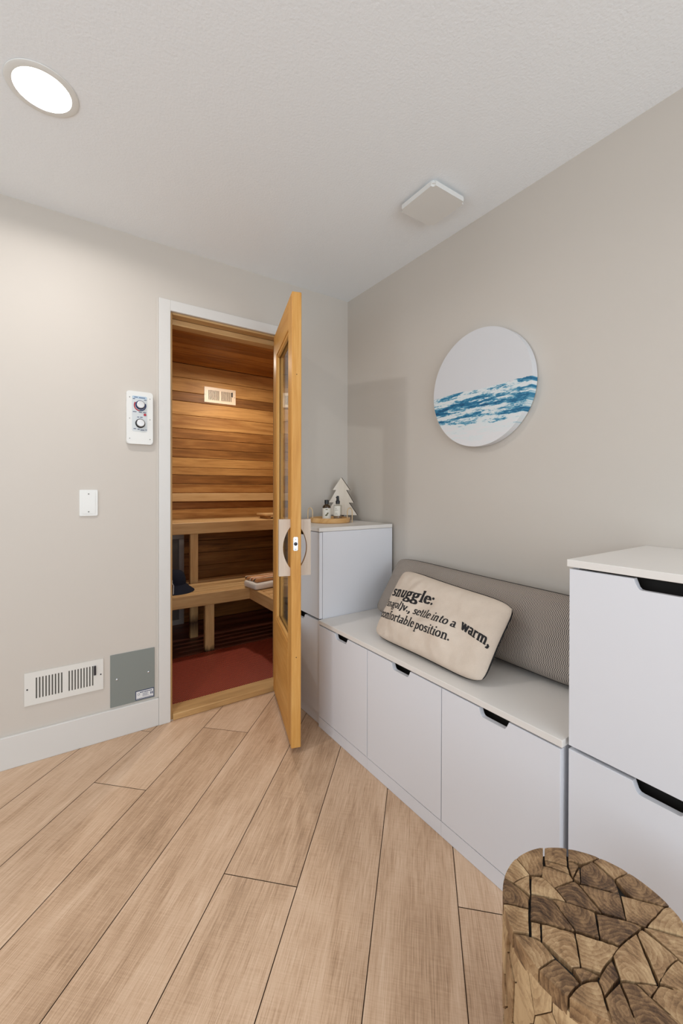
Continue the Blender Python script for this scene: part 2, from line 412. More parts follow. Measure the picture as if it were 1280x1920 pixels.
# door frame of the sauna: jambs, head with stop, sill
r1 = random.Random(3)
bm = bmesh.new(); wbox(bm, DX0-0.012, DX0+0.012, 0.0, 0.125, 0, DZ, 2, r1); wbox(bm, DX0+0.010, DX0+0.022, 0.05, 0.12, 0.03, DZ-0.03, 2, r1)
struct('trim_5', bm, M_jamb)
bm = bmesh.new(); wbox(bm, DX1-0.012, DX1+0.012, 0.0, 0.125, 0, DZ, 2, r1); struct('trim_6', bm, M_jamb)
bm = bmesh.new(); wbox(bm, DX0+0.012, DX1-0.012, 0.0, 0.125, DZ-0.010, DZ+0.012, 0, r1, tone=0.8); wbox(bm, DX0+0.012, DX1-0.012, 0.055, 0.12, DZ-0.042, DZ-0.012, 0, r1, tone=0.8)
struct('trim_7', bm, M_jamb)
bm = bmesh.new(); wbox(bm, DX0+0.012, DX1-0.012, -0.012, 0.10, 0, 0.034, 0, r1, bev=0.004, tone=0.45); struct('trim_8', bm, M_jamb)

# ================================================================== the sauna room
SX0, SX1, SY0, SY1, SH = -1.45, 0.55, 0.12, 1.62, 2.33
r2 = random.Random(11)
def boards(name, edges, mk, mat_, tones=None):
    bm = bmesh.new()
    for i in range(len(edges)-1): mk(bm, edges[i], edges[i+1], tones[i] if tones else None)
    return struct(name, bm, mat_)
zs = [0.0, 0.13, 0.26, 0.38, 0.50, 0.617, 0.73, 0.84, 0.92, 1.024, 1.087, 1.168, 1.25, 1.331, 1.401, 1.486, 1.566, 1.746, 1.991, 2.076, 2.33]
tn = [0.1, 0.2, 0.05, 0.2, 0.15, 0.0, 0.1, 0.1, 0.65, 0.3, 0.5, 0.45, 0.1, 0.6, 0.75, 0.25, 0.2, 0.6, 0.0, 0.75]  # boards below the upper bench are darkened to stand for its shade
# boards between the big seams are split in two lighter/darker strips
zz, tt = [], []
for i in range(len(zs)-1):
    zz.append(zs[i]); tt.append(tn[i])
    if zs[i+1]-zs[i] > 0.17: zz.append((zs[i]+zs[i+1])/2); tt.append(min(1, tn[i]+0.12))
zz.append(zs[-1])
GG = 0.0012
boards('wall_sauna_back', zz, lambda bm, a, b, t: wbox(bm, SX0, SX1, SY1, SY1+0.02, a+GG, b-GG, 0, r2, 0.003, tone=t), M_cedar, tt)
ze = [0.13*i for i in range(18)]+[2.33]
boards('wall_sauna_left', ze, lambda bm, a, b, t: wbox(bm, SX0-0.02, SX0, SY0, SY1, a+GG, b-GG, 1, r2, 0.003), M_cedar)
boards('wall_sauna_right', ze, lambda bm, a, b, t: wbox(bm, SX1, SX1+0.02, SY0, SY1, a+GG, b-GG, 1, r2, 0.003), M_cedar)
boards('ceiling_sauna', [SY0+0.107*i for i in range(15)], lambda bm, a, b, t: wbox(bm, SX0, SX1, a+GG, b-GG, SH, SH+0.02, 0, r2, 0.003, tone=0.35+0.3*(int(a*77) % 3)/2), M_cedar)
bm = bmesh.new()
for i in range(19):
    a, b = ze[min(i, 17)], ze[min(i, 17)+1]
    if i > 17: break
    if b <= DZ: wbox(bm, SX0, DX0-0.012, SY0, SY0+0.01, a+GG, b-GG, 0, r2, 0.002); wbox(bm, DX1+0.012, SX1, SY0, SY0+0.01, a+GG, b-GG, 0, r2, 0.002)
    else: wbox(bm, SX0, SX1, SY0, SY0+0.01, max(a, DZ+0.012)+GG, b-GG, 0, r2, 0.002)
struct('wall_sauna_front', bm, M_cedar)
slab('wall_sauna_backing', M_dark, (SX0-0.04, SX1+0.04, SY1+0.021, SY1+0.04, -0.06, SH+0.05), (SX0-0.04, SX0-0.021, SY0, SY1+0.02, -0.06, SH+0.05),
     (SX1+0.021, SX1+0.04, SY0, SY1+0.02, -0.06, SH+0.05), (SX0-0.02, SX1+0.02, SY0, SY1+0.02, SH+0.021, SH+0.04))
# dark stained floor
m, nt, b = mat('sauna_floor'); tc = N(nt, 'ShaderNodeTexCoord').outputs['Object']
f = noise(nt, mapping(nt, tc, (3, 18, 1)), 1, 4)
nt.links.new(ramp(nt, f, [(0.3, lin((58, 26, 16))), (0.7, lin((92, 44, 28)))]).outputs[0], b.inputs['Base Color']); b.inputs['Roughness'].default_value = 0.45
M_sfloor = m
slab('floor_sauna', M_sfloor, (SX0-0.02, SX1+0.02, 0.10, SY1+0.02, -0.05, -0.001))
# red rubber mat with a diamond mesh pattern
m, nt, b = mat('red_rubber_mesh'); tc = N(nt, 'ShaderNodeTexCoord').outputs['Object']
mp = nt.nodes.new('ShaderNodeMapping'); mp.inputs['Rotation'].default_value = (0, 0, PI/4); mp.inputs['Scale'].default_value = (90, 90, 1); nt.links.new(tc, mp.inputs[0])
sp = N(nt, 'ShaderNodeSeparateXYZ'); nt.links.new(mp.outputs[0], sp.inputs[0])
fx = math_(nt, 'ABSOLUTE', math_(nt, 'SUBTRACT', math_(nt, 'FRACT', sp.outputs[0]), 0.5)); fy = math_(nt, 'ABSOLUTE', math_(nt, 'SUBTRACT', math_(nt, 'FRACT', sp.outputs[1]), 0.5))
mx = math_(nt, 'MAXIMUM', fx, fy)
cr = ramp(nt, mx, [(0.30, lin((66, 12, 4))), (0.40, lin((188, 82, 56)))])
nt.links.new(cr.outputs[0], b.inputs['Base Color']); b.inputs['Roughness'].default_value = 0.45; bump(nt, b, mx, 0.8, 0.004)
bm = bmesh.new(); box(bm, SX0+0.02, SX1-0.05, 0.115, 0.80, 0.0, 0.010, 0.002, 1)
tag(new_obj('rubber_mat', bm, m), 'red-brown rubber mesh mat on the sauna floor inside the sill', 'mat')

# grey framed panel low on the sauna back wall, behind the bench leg
t = thing('access_panel', 'grey metal framed panel low on sauna back wall behind the bench posts', 'panel', (-0.90, 1.60, 0.0))
bm = bmesh.new()
for q in ((-1.16, -0.66, 0.0, 0.045), (-1.16, -0.66, 0.76, 0.80), (-1.16, -1.12, 0.045, 0.76), (-0.705, -0.66, 0.045, 0.76)): box(bm, q[0], q[1], 1.59, 1.619, q[2], q[3], 0.002, 1)
new_obj('frame', bm, M_alu, t)
bm = bmesh.new(); box(bm, -1.12, -0.705, 1.603, 1.617, 0.045, 0.76); new_obj('sheet', bm, plain('panel_sheet', (92, 84, 74), 0.5), t)

def grille(name, label, x0, x1, z0, z1, y, mt, nl, nr, seed, lever=True, deep=True):
    """two-bank louvred register on a wall facing -y"""
    t = thing(name, label, 'vent', ((x0+x1)/2, y, z0))
    w_, h_ = x1-x0, z1-z0; mx_, mz = w_*0.125, h_*0.18; mid = (x0+x1)/2; gp = w_*0.028
    bm = bmesh.new()
    # face plate built of strips round two banks
    for q in ((x0, x1, z0, z0+mz), (x0, x1, z1-mz, z1), (x0, x0+mx_, z0+mz, z1-mz), (x1-mx_, x1, z0+mz, z1-mz), (mid-gp, mid+gp, z0+mz, z1-mz)):
        box(bm, q[0], q[1], y-0.004, y-0.0002, q[2], q[3])
    banks = [(x0+mx_, mid-gp, nl), (mid+gp, x1-mx_, nr)]
    for a, b, k in banks:
        p = (b-a)/k
        for i in range(k+1):
            c = a+p*i; box(bm, max(a, c-p*0.27), min(b, c+p*0.27), y-0.004, y-0.0002, z0+mz, z1-mz)
    # rolled edge
    new_obj('face_plate', bm, mt, t)
    bm = bmesh.new(); box(bm, x0+0.004, x1-0.004, y-0.0001, y+0.0002, z0+0.004, z1-0.004)
    for a, b, k in banks:
        p = (b-a)/k
        for i in range(k):
            c = a+p*(i+0.5)
            M = Matrix.Translation((c, y-0.0012, 0)) @ Matrix.Rotation(0.5, 4, 'Z')
            box(bm, -p*0.12, p*0.16, -0.0006, 0.0006, z0+mz, z1-mz, M=M)
    new_obj('louvres', bm, M_duct if deep else M_dark, t)
    bm = bmesh.new()
    for sx in (x0+w_*0.035, x1-w_*0.035): disc_y(bm, sx, (z0+z1)/2, y-0.0055, y-0.003, 0.0032, 12)
    bm.free()
    for sx in (x0+w_*0.035, x1-w_*0.035):
        bm = bmesh.new(); disc_y(bm, sx, (z0+z1)/2, y-0.0055, y-0.003, 0.0032, 12); new_obj('screw', bm, M_dmetal, t)
    if lever:
        bm = bmesh.new(); box(bm, x1-mx_*1.05, x1-mx_*0.80, y-0.012, y-0.002, z1-mz-h_*0.30, z1-mz, 0.001, 1)
        new_obj('lever', bm, M_dmetal, t)
    return t
grille('air_vent', 'small cream wall register on the cedar wall inside the sauna', -0.475, -0.178, 2.008, 2.15, SY1-0.001, M_cgrille, 8, 8, 1, deep=False)
grille('air_vent', 'long white wall register low above the baseboard', -1.722, -1.421, 0.248, 0.392, -0.001, M_grille, 9, 9, 2)

# benches
def slats_x(bm, x0, x1, y0, y1, z, k, rn, gap=0.010):
    w_ = (y1-y0-gap*(k-1))/k
    for i in range(k): wbox(bm, x0, x1, y0+i*(w_+gap), y0+i*(w_+gap)+w_, z-0.024, z, 0, rn, 0.003)
r3 = random.Random(5)
t = thing('sauna_bench', 'upper slatted sauna bench along the cedar back wall', 'bench', (-0.45, 1.3, 0))
bm = bmesh.new(); wbox(bm, SX0+0.005, SX1-0.005, 1.14, 1.175, 0.843, 0.935, 0, r3, 0.004, tone=0.6); new_obj('front_board', bm, M_bench, t)
bm = bmesh.new(); slats_x(bm, SX0+0.005, SX1-0.005, 1.176, 1.60, 0.934, 5, r3, 0.014); new_obj('seat', bm, M_bench, t)
for x in (-0.714, 0.40):
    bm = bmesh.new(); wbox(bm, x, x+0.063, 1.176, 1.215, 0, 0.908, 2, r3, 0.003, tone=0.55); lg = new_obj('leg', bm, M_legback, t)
t2 = tag(new_obj('backrest_board', (lambda b: (wbox(b, SX0+0.005, SX1-0.005, 1.585, 1.618, 1.092, 1.165, 0, r3, 0.004, tone=0.9), b)[1])(bmesh.new()), M_bench),
         'horizontal backrest board on cedar wall above the upper sauna bench', 'board')
t = thing('sauna_bench', 'lower slatted sauna bench carrying the dark hat, in front of upper bench', 'bench', (-0.75, 0.95, 0))
bm = bmesh.new(); wbox(bm, SX0+0.005, -0.352, 0.78, 0.815, 0.356, 0.446, 0, r3, 0.004, tone=0.5); new_obj('front_board', bm, M_bench, t)
bm = bmesh.new(); slats_x(bm, SX0+0.005, SX1-0.005, 0.816, 1.135, 0.447, 5, r3, 0.017); slats_x(bm, SX0+0.005, SX1-0.005, 1.22, 1.30, 0.447, 1, r3); new_obj('seat', bm, M_bench, t)
for x in (-0.700, 0.30):
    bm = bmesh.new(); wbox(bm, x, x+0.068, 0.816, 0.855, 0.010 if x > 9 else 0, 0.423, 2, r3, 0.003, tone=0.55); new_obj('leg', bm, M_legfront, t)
t = thing('sauna_bench', 'short return bench on the right side of sauna, beneath the towel', 'bench', (0.1, 0.4, 0))
bm = bmesh.new(); wbox(bm, -0.372, -0.338, 0.15, 0.779, 0.356, 0.446, 1, r3, 0.004, tone=0.6); new_obj('front_board', bm, M_bench, t)
bm = bmesh.new()
for i in range(7):
    y = 0.15+i*0.09; wbox(bm, -0.337, SX1-0.005, y, y+0.078, 0.423, 0.447, 0, r3, 0.003)
new_obj('seat', bm, M_bench, t)
bm = bmesh.new(); wbox(bm, 0.0, 0.06, 0.16, 0.2, 0.01, 0.423, 2, r3, 0.003); new_obj('leg', bm, M_bench, t)
# wooden headrest lying on the upper bench
t = thing('headrest', 'small wooden headrest lying at right end of upper sauna bench', 'headrest', (0.12, 1.3, 0.936))
bm = bmesh.new(); wbox(bm, -0.045, 0.30, 1.20, 1.42, 0.962, 0.980, 0, r3, 0.003, tone=0.9); new_obj('board', bm, M_bench, t)
for x in (-0.02, 0.24):
    bm = bmesh.new(); wbox(bm, x, x+0.03, 1.22, 1.40, 0.935, 0.962, 1, r3, 0.002, tone=0.3); new_obj('foot', bm, M_bench, t)

# hat on the lower bench
hc = Vector((-0.885, 0.965, 0.4475))
t = thing('bucket_hat', 'dark navy hat with white stripes resting on lower sauna bench', 'hat', hc)
bm = bmesh.new(); lathe(bm, [(0.082, 0.050), (0.084, 0.060), (0.081, 0.095), (0.070, 0.130), (0.050, 0.150), (0.025, 0.157), (0, 0.158)], hc, 40, False)
new_obj('crown', bm, M_navyf, t, smooth=True)
bm = bmesh.new(); lathe(bm, [(0.083, 0.055), (0.105, 0.034), (0.130, 0.013), (0.143, 0.003), (0.143, 0.000), (0.128, 0.008), (0.100, 0.030), (0.080, 0.050)], hc, 40, False)
new_obj('brim', bm, M_navyf, t, smooth=True)
bm = bmesh.new()
for a in (-2.05, -1.93):
    pts = [hc+Vector((r_*math.cos(a+0.12*(z_ < 0.06)), r_*math.sin(a), z_+0.002)) for r_, z_ in ((0.142, 0.004), (0.106, 0.034), (0.086, 0.057), (0.085, 0.075), (0.083, 0.095))]
    tube(bm, pts, 0.0022, 6)
new_obj('stripes', bm, M_whitef, t)

# towels
def soft(bm, x0, x1, y0, y1, z0, z1, r, rn, amp=0.004, n=14, M=None):
    vs = []
    b2 = bmesh.new(); box(b2, x0, x1, y0, y1, z0, z1, r, 4)
    bmesh.ops.subdivide_edges(b2, edges=[e for e in b2.edges if e.calc_length() > 0.04], cuts=5, use_grid_fill=True)
    from mathutils import noise as mn
    for v in b2.verts: 
        dz = mn.noise(v.co*18+Vector((rn, 0, 0)))*amp
        if v.co.z > (z0+z1)/2: v.co.z += dz
        v.co.x += mn.noise(v.co*14+Vector((0, rn, 0)))*amp; v.co.y += mn.noise(v.co*14+Vector((0, 0, rn)))*amp
    if M is not None: bmesh.ops.transform(b2, matrix=M, verts=b2.verts[:])
    me = bpy.data.meshes.new('tmp'); b2.to_mesh(me); b2.free(); bm.from_mesh(me); bpy.data.meshes.remove(me)
MT = Matrix.Translation((-0.24, 0.735, 0)) @ Matrix.Rotation(0.12, 4, 'Z') @ Matrix.Translation((0.24, -0.735, 0))
bm = bmesh.new(); soft(bm, -0.395, -0.10, 0.655, 0.84, 0.449, 0.499, 0.022, 1, 0.005, M=MT)
tag(new_obj('folded_towel', bm, M_towel, smooth=True), 'white folded towel on corner of sauna bench, under striped one', 'towel')
m, nt, b = mat('striped_cloth'); tc = N(nt, 'ShaderNodeTexCoord').outputs['Object']
sp = N(nt, 'ShaderNodeSeparateXYZ'); nt.links.new(tc, sp.inputs[0])
ff = math_(nt, 'FRACT', math_(nt, 'MULTIPLY', math_(nt, 'ADD', math_(nt, 'ADD', sp.outputs[1], math_(nt, 'MULTIPLY', sp.outputs[2], 1.0)), math_(nt, 'MULTIPLY', noise(nt, tc, 9, 2), 0.03)), 8.5))
cr = ramp(nt, ff, [(0.0, lin((196, 142, 92))), (0.36, lin((40, 28, 26))), (0.48, lin((226, 206, 180))), (0.56, lin((200, 150, 100))), (0.76, lin((150, 40, 24))), (0.86, lin((232, 214, 190)))])
cr.color_ramp.interpolation = 'CONSTANT'; nt.links.new(cr.outputs[0], b.inputs['Base Color']); b.inputs['Roughness'].default_value = 0.9
bump(nt, b, noise(nt, tc, 600, 2), 0.5, 0.001)
bm = bmesh.new(); soft(bm, -0.375, -0.08, 0.675, 0.85, 0.500, 0.527, 0.012, 5, 0.006, M=MT)
tag(new_obj('folded_towel', bm, m, smooth=True), 'tan, red and black striped towel folded on top of white one', 'towel')

# ================================================================== sauna door, open into the room
P0 = Vector((-0.728, -0.599, 0)); e = Vector((0.29945, 0.95411, 0)); nn = Vector((-0.95411, 0.29945, 0))   # along door to hinge / face normal
e3 = Matrix(((e.x, nn.x, 0, P0.x), (e.y, nn.y, 0, P0.y), (0, 0, 1, 0), (0, 0, 0, 1)))                        # local (s, t, z)
DW, DB, DT, TH = 0.600, 0.024, 2.093, 0.044
t = thing('sauna_door', 'open wooden sauna door with tall glass pane and wooden grips', 'door', P0+e*DW)
r4 = random.Random(9)
st = 0.100; rb, rt = 0.47, 1.955
for nm, q, al in (('stile', (0, st, DB, DT), 2), ('stile', (DW-st, DW, DB, DT), 2), ('bottom_rail', (st, DW-st, DB, rb), 0), ('top_rail', (st, DW-st, rt, DT), 0)):
    bm = bmesh.new(); wbox(bm, q[0], q[1], -TH, 0, q[2], q[3], al, r4, 0.0025, e3, tone=0.5); new_obj(nm, bm, M_door, t)
bm = bmesh.new()
for yy in ((-TH+0.004, -TH+0.018), (-0.018, -0.004)):
    for q, al in (((st, st+0.016, rb, rt), 2), ((DW-st-0.016, DW-st, rb, rt), 2), ((st+0.016, DW-st-0.016, rb, rb+0.016), 0), ((st+0.016, DW-st-0.016, rt-0.016, rt), 0)):
        wbox(bm, q[0], q[1], yy[0], yy[1], q[2], q[3], al, r4, 0.003, e3, tone=0.9)
new_obj('glazing_bead', bm, M_door, t)
bm = bmesh.new(); box(bm, st+0.002, DW-st-0.002, -TH/2-0.003, -TH/2+0.003, rb+0.002, rt-0.002, M=e3); new_obj('glass_pane', bm, M_glass, t)
def grip(sgn):
    zc = 0.932; hh = 0.130; d = 0.052
    pts = []
    f0 = 0.0
    outer = [(f0, zc-hh), (d, zc-hh), (d, zc+hh), (f0, zc+hh)]
    inner = [(0.034*math.sin(PI*i/20)**0.8, zc+0.094-0.188*i/20) for i in range(21)]
    pts = outer+inner
    bm = bmesh.new(); L_ = uvl(bm)
    v0 = [(0.034, p[0]*sgn + (0 if sgn > 0 else -TH), p[1]) for p in pts]; v1 = [(0.056, p[1] if False else v[1], v[2]) for p, v in zip(pts, v0)]
    a = [bm.verts.new(v) for v in v0]; b_ = [bm.verts.new(v) for v in v1]; n_ = len(a)
    bm.faces.new(a); bm.faces.new(b_[::-1])
    for i in range(n_): bm.faces.new((a[i], b_[i], b_[(i+1) % n_], a[(i+1) % n_]))
    T_ = bm.loops.layers.float_color.new('tone'); L_ = uvl(bm)
    for f in bm.faces:
        for lp in f.loops: lp[L_].uv = (lp.vert.co.z+3*sgn, lp.vert.co.y*1.0+lp.vert.co.x*0.7); lp[T_] = (0.5, 0.5, 0.5, 1)
    bm.normal_update(); bmesh.ops.triangulate(bm, faces=[f for f in bm.faces if len(f.verts) > 4])
    bmesh.ops.transform(bm, matrix=e3, verts=bm.verts[:])
    new_obj('grip', bm, M_handle, t)
grip(1); grip(-1)
# roller catch on the door edge
zc = 0.953
bm = bmesh.new()
pts = [(-TH/2+0.004+0.0105*sx, zc+0.031*sz) for sx, sz in ((-1, -.85), (-.7, -1), (.7, -1), (1, -.85), (1, .85), (.7, 1), (-.7, 1), (-1, .85))]
prism(bm, pts, 'x', -0.002, 0.001, M=e3); lt = new_obj('latch_plate', bm, M_metal, t)
bm = bmesh.new()
lathe(bm, [(0.008, 0), (0.008, 0.004), (0.005, 0.007), (0, 0.008)], (0, 0, 0), 20, M=e3 @ Matrix.Translation((-0.001, -TH/2+0.004, zc)) @ Matrix.Rotation(-PI/2, 4, 'Y')); new_obj('roller', bm, M_dmetal, lt, smooth=True)
for dz in (-0.022, 0.022):
    bm = bmesh.new(); lathe(bm, [(0.0045, 0), (0.004, 0.0015), (0, 0.002)], (0, 0, 0), 14, M=e3 @ Matrix.Translation((-0.002, -TH/2+0.004, zc+dz)) @ Matrix.Rotation(-PI/2, 4, 'Y')); new_obj('screw', bm, M_metal, lt)
bm = bmesh.new()
for zd in (1.72, 0.437): lathe(bm, [(0.0022, 0), (0.002, 0.0006)], (0, 0, 0), 10, M=e3 @ Matrix.Translation((-0.0001, -TH/2, zd)) @ Matrix.Rotation(-PI/2, 4, 'Y'))
new_obj('dowel_hole', bm, M_dark, t)
for z in (0.25, 1.05, 1.86):
    bm = bmesh.new(); lathe(bm, [(0.006, 0), (0.006, 0.09)], (P0.x+e.x*(DW+0.004)-nn.x*(TH+0.006), P0.y+e.y*(DW+0.004)-nn.y*(TH+0.006), z), 14); new_obj('hinge', bm, M_metal, t)

# ================================================================== things on the back wall
# sauna control
def rrect(x0, x1, z0, z1, r, n=6):
    pts = []
    for cx_, cz_, a0 in ((x1-r, z1-r, 0), (x0+r, z1-r, 90), (x0+r, z0+r, 180), (x1-r, z0+r, 270)):
        for i in range(n+1): a = math.radians(a0+90*i/n); pts.append((cx_+r*math.cos(a), cz_+r*math.sin(a)))
    return pts
t = thing('sauna_control', 'white wall control panel with two round knobs left of the door', 'control panel', (-1.264, 0, 1.42))
bm = bmesh.new(); prism(bm, rrect(-1.3235, -1.2050, 1.4210, 1.6795, 0.012), 'y', -0.022, -0.0002, 0.003); new_obj('case', bm, M_plastic, t)
bm = bmesh.new(); prism(bm, rrect(-1.300, -1.231, 1.483, 1.657, 0.008), 'y', -0.0228, -0.0222); new_obj('label_panel', bm, plain('silver_label', (206, 210, 210), 0.4), t)
bm = bmesh.new(); prism(bm, rrect(-1.298, -1.233, 1.644, 1.656, 0.004), 'y', -0.0232, -0.0229); new_obj('header_band', bm, M_sky, t)
def arcband(bm, cx_, cz_, r0, r1, a0, a1, y0, y1, n=28):
    pts = [(cx_+r1*math.cos(math.radians(a0+(a1-a0)*i/n)), cz_+r1*math.sin(math.radians(a0+(a1-a0)*i/n))) for i in range(n+1)]
    pts += [(cx_+r0*math.cos(math.radians(a1-(a1-a0)*i/n)), cz_+r0*math.sin(math.radians(a1-(a1-a0)*i/n))) for i in range(n+1)]
    v0 = [bm.verts.new((p[0], y0, p[1])) for p in pts]; m_ = len(pts)
    for i in range(n): bm.faces.new((v0[i], v0[i+1], v0[m_-2-i], v0[m_-1-i]))
bm = bmesh.new(); arcband(bm, -1.263, 1.611, 0.0235, 0.0290, 145, 265, -0.0231, 0); new_obj('heat_scale', bm, M_red, t)
bm = bmesh.new(); arcband(bm, -1.263, 1.611, 0.0225, 0.0275, 265, 385, -0.0231, 0); new_obj('cool_scale', bm, M_navy, t)
for zc_, nm in ((1.613, 'temperature_knob'), (1.523, 'timer_knob')):
    bm = bmesh.new()
    lathe(bm, [(0.0225, 0), (0.0225, 0.002), (0.0195, 0.004), (0.0185, 0.016)], (0, 0, 0), 30, M=Matrix.Translation((-1.263, -0.0229, zc_)) @ Matrix.Rotation(PI/2, 4, 'X'))
    kb = new_obj(nm, bm, M_navy if zc_ > 1.6 else M_black, t)
    bm = bmesh.new(); lathe(bm, [(0.0178, 0.0), (0.0175, 0.002), (0.0150, 0.0035), (0, 0.0038)], (0, 0, 0), 30, M=Matrix.Translation((-1.263, -0.0389, zc_)) @ Matrix.Rotation(PI/2, 4, 'X'))
    new_obj('knob_cap', bm, plain('knob_cap', (208, 206, 204), 0.35, 0.3), kb)
bm = bmesh.new(); disc_y(bm, -1.242, 1.567, -0.0265, -0.0228, 0.0062, 20); new_obj('pilot_light', bm, M_red, t)
bm = bmesh.new()
rq = random.Random(2)
for x, z, wd in ((-1.290, 1.6485, 0.016), (-1.269, 1.6475, 0.028), (-1.296, 1.640, 0.010), (-1.246, 1.638, 0.012), (-1.296, 1.577, 0.016), (-1.270, 1.576, 0.014), (-1.250, 1.576, 0.014), (-1.277, 1.552, 0.009), (-1.264, 1.552, 0.012),
                 (-1.293, 1.494, 0.012), (-1.276, 1.492, 0.010), (-1.262, 1.489, 0.018), (-1.240, 1.491, 0.007)):
    box(bm, x, x+wd, -0.0234, -0.0229, z, z+0.003)
new_obj('print', bm, M_navy, t)
bm = bmesh.new()
for x in (-1.310, -1.219):
    for z in (1.447, 1.545, 1.648):
        bm = bmesh.new(); disc_y(bm, x, z, -0.0232, -0.0218, 0.0022, 10); new_obj('screw', bm, M_duct, t)

t = thing('blank_plate', 'small white blank switch plate on left wall', 'wall plate', (-1.48, 0, 1.073))
bm = bmesh.new(); prism(bm, rrect(-1.517, -1.4435, 1.074, 1.1955, 0.004), 'y', -0.006, -0.0002, 0.002); new_obj('plate', bm, M_plastic, t)
bm = bmesh.new(); prism(bm, rrect(-1.507, -1.4535, 1.084, 1.1855, 0.002), 'y', -0.0078, -0.0062, 0.001); new_obj('insert', bm, M_plastic, t)
for z in (1.093, 1.176):
    bm = bmesh.new(); disc_y(bm, -1.4805, z, -0.0092, -0.0079, 0.0030, 14); new_obj('screw', bm, M_duct, t)

t = thing('cover_plate', 'square grey metal cover plate beside the door trim above baseboard', 'cover plate', (-1.293, 0, 0.145))
bm = bmesh.new(); box(bm, -1.392, -1.194, -0.004, -0.0002, 0.1455, 0.399, 0.0012, 1); new_obj('plate', bm, M_grey, t)
for x, z in ((-1.364, 0.277), (-1.223, 0.280)):
    bm = bmesh.new(); lathe(bm, [(0.0048, 0), (0.0045, 0.002), (0.002, 0.0034), (0, 0.0036)], (0, 0, 0), 16, M=Matrix.Translation((x, -0.004, z)) @ Matrix.Rotation(PI/2, 4, 'X')); new_obj('screw', bm, M_metal, t, smooth=True)
bm = bmesh.new(); box(bm, -1.282, -1.1975, -0.0048, -0.0041, 0.152, 0.197); sk = new_obj('sticker', bm, M_navy, t)
bm = bmesh.new(); box(bm, -1.279, -1.2005, -0.0052, -0.0049, 0.1555, 0.1935); new_obj('sticker_face', bm, plain('sticker_white', (222, 222, 222), 0.5), sk)
bm = bmesh.new()
for k, (x0, x1, z) in enumerate(((-1.262, -1.206, 0.187), (-1.250, -1.226, 0.180), (-1.250, -1.222, 0.1755), (-1.250, -1.228, 0.171), (-1.250, -1.222, 0.1665), (-1.276, -1.205, 0.1585))):
    x = x0
    while x < x1: wd = rq.uniform(0.002, 0.006); box(bm, x, min(x+wd, x1), -0.0055, -0.0053, z-(0.0022 if k == 0 else 0.001), z+(0.0022 if k == 0 else 0.0008)); x += wd+0.0012
arcband(bm, -1.268, 0.179, 0.004, 0.0052, 0, 360, -0.0054, 0, 16)
for x in (-1.214, -1.207): box(bm, x, x+0.004, -0.0055, -0.0053, 0.168, 0.180)
new_obj('sticker_print', bm, M_navy, sk)

# ================================================================== ceiling fittings
def can(x, y, label):
    t = thing('recessed_light', label, 'ceiling light', (x, y, H))
    bm = bmesh.new(); lathe(bm, [(0.097, -0.0005), (0.0965, -0.003), (0.092, -0.005), (0.077, -0.0045), (0.0735, -0.001)], (x, y, H), 64, False); new_obj('trim_ring', bm, M_plastic, t, smooth=True)
    bm = bmesh.new(); lathe(bm, [(0.0735, -0.001), (0.070, 0.018), (0.060, 0.040), (0.054, 0.044)], (x, y, H), 64, False); new_obj('reflector', bm, M_reflector, t, smooth=True)
    bm = bmesh.new(); lathe(bm, [(0.054, 0.044), (0.050, 0.040), (0, 0.039)], (x, y, H), 64, False); new_obj('lens', bm, M_lens, t, smooth=True)
    return t
can(CANS[0][0], CANS[0][1], 'lit round recessed downlight with white ring in the ceiling')

t = thing('ceiling_vent', 'square white rounded vent cover on ceiling near the right wall', 'vent cover', (-0.27, -1.013, H))
bm = bmesh.new(); prism(bm, [(-0.27+p[0], -1.013+p[1]) for p in rrect(-0.082, 0.082, -0.082, 0.082, 0.008)], 'z', H-0.012, H-0.0002); new_obj('base', bm, M_plastic, t)
bm = bmesh.new(); prism(bm, [(-0.27+p[0], -1.013+p[1]) for p in rrect(-0.097, 0.097, -0.099, 0.099, 0.014)], 'z', H-0.034, H-0.014, 0.009); new_obj('cover', bm, plain('vent_cover', (226, 225, 221), 0.4), t, smooth=True)

# ================================================================== round canvas picture
m, nt, b = mat('ocean_print'); tc = N(nt, 'ShaderNodeTexCoord').outputs['Object']
sp = N(nt, 'ShaderNodeSeparateXYZ'); nt.links.new(tc, sp.inputs[0]); z = sp.outputs[2]
n1 = noise(nt, mapping(nt, tc, (1, 8, 60)), 1, 6, 0.60, 0.6); n2 = noise(nt, mapping(nt, tc, (1, 40, 150), (3, 1, 2)), 1, 5, 0.75, 0.6)
n3 = noise(nt, mapping(nt, tc, (1, 5, 14), (1, 5, 3)), 1, 3, 0.5, 0.3)
wv = math_(nt, 'ADD', math_(nt, 'MULTIPLY', n1, 0.62), math_(nt, 'MULTIPLY', n2, 0.38))
# dark bands at set heights
def band(zc_, wd, amp):
    d_ = math_(nt, 'DIVIDE', math_(nt, 'ABSOLUTE', math_(nt, 'SUBTRACT', math_(nt, 'ADD', z, math_(nt, 'MULTIPLY', math_(nt, 'SUBTRACT', n3, 0.5), 0.06)), zc_)), wd)
    return math_(nt, 'MULTIPLY', math_(nt, 'SUBTRACT', 1.0, d_, True), amp)
wv2 = math_(nt, 'SUBTRACT', wv, math_(nt, 'ADD', math_(nt, 'ADD', band(-0.075, 0.030, 0.16), band(-0.015, 0.015, 0.08)), math_(nt, 'ADD', band(-0.130, 0.026, 0.10), band(-0.042, 0.014, 0.07))))
wv2 = math_(nt, 'ADD', wv2, math_(nt, 'MULTIPLY', math_(nt, 'SUBTRACT', -0.125, z, True), 1.1))
water = ramp(nt, wv2, [(0.26, lin((4, 62, 104))), (0.38, lin((24, 110, 148))), (0.43, lin((96, 160, 184))), (0.47, lin((214, 222, 222))), (0.62, lin((222, 220, 220)))])
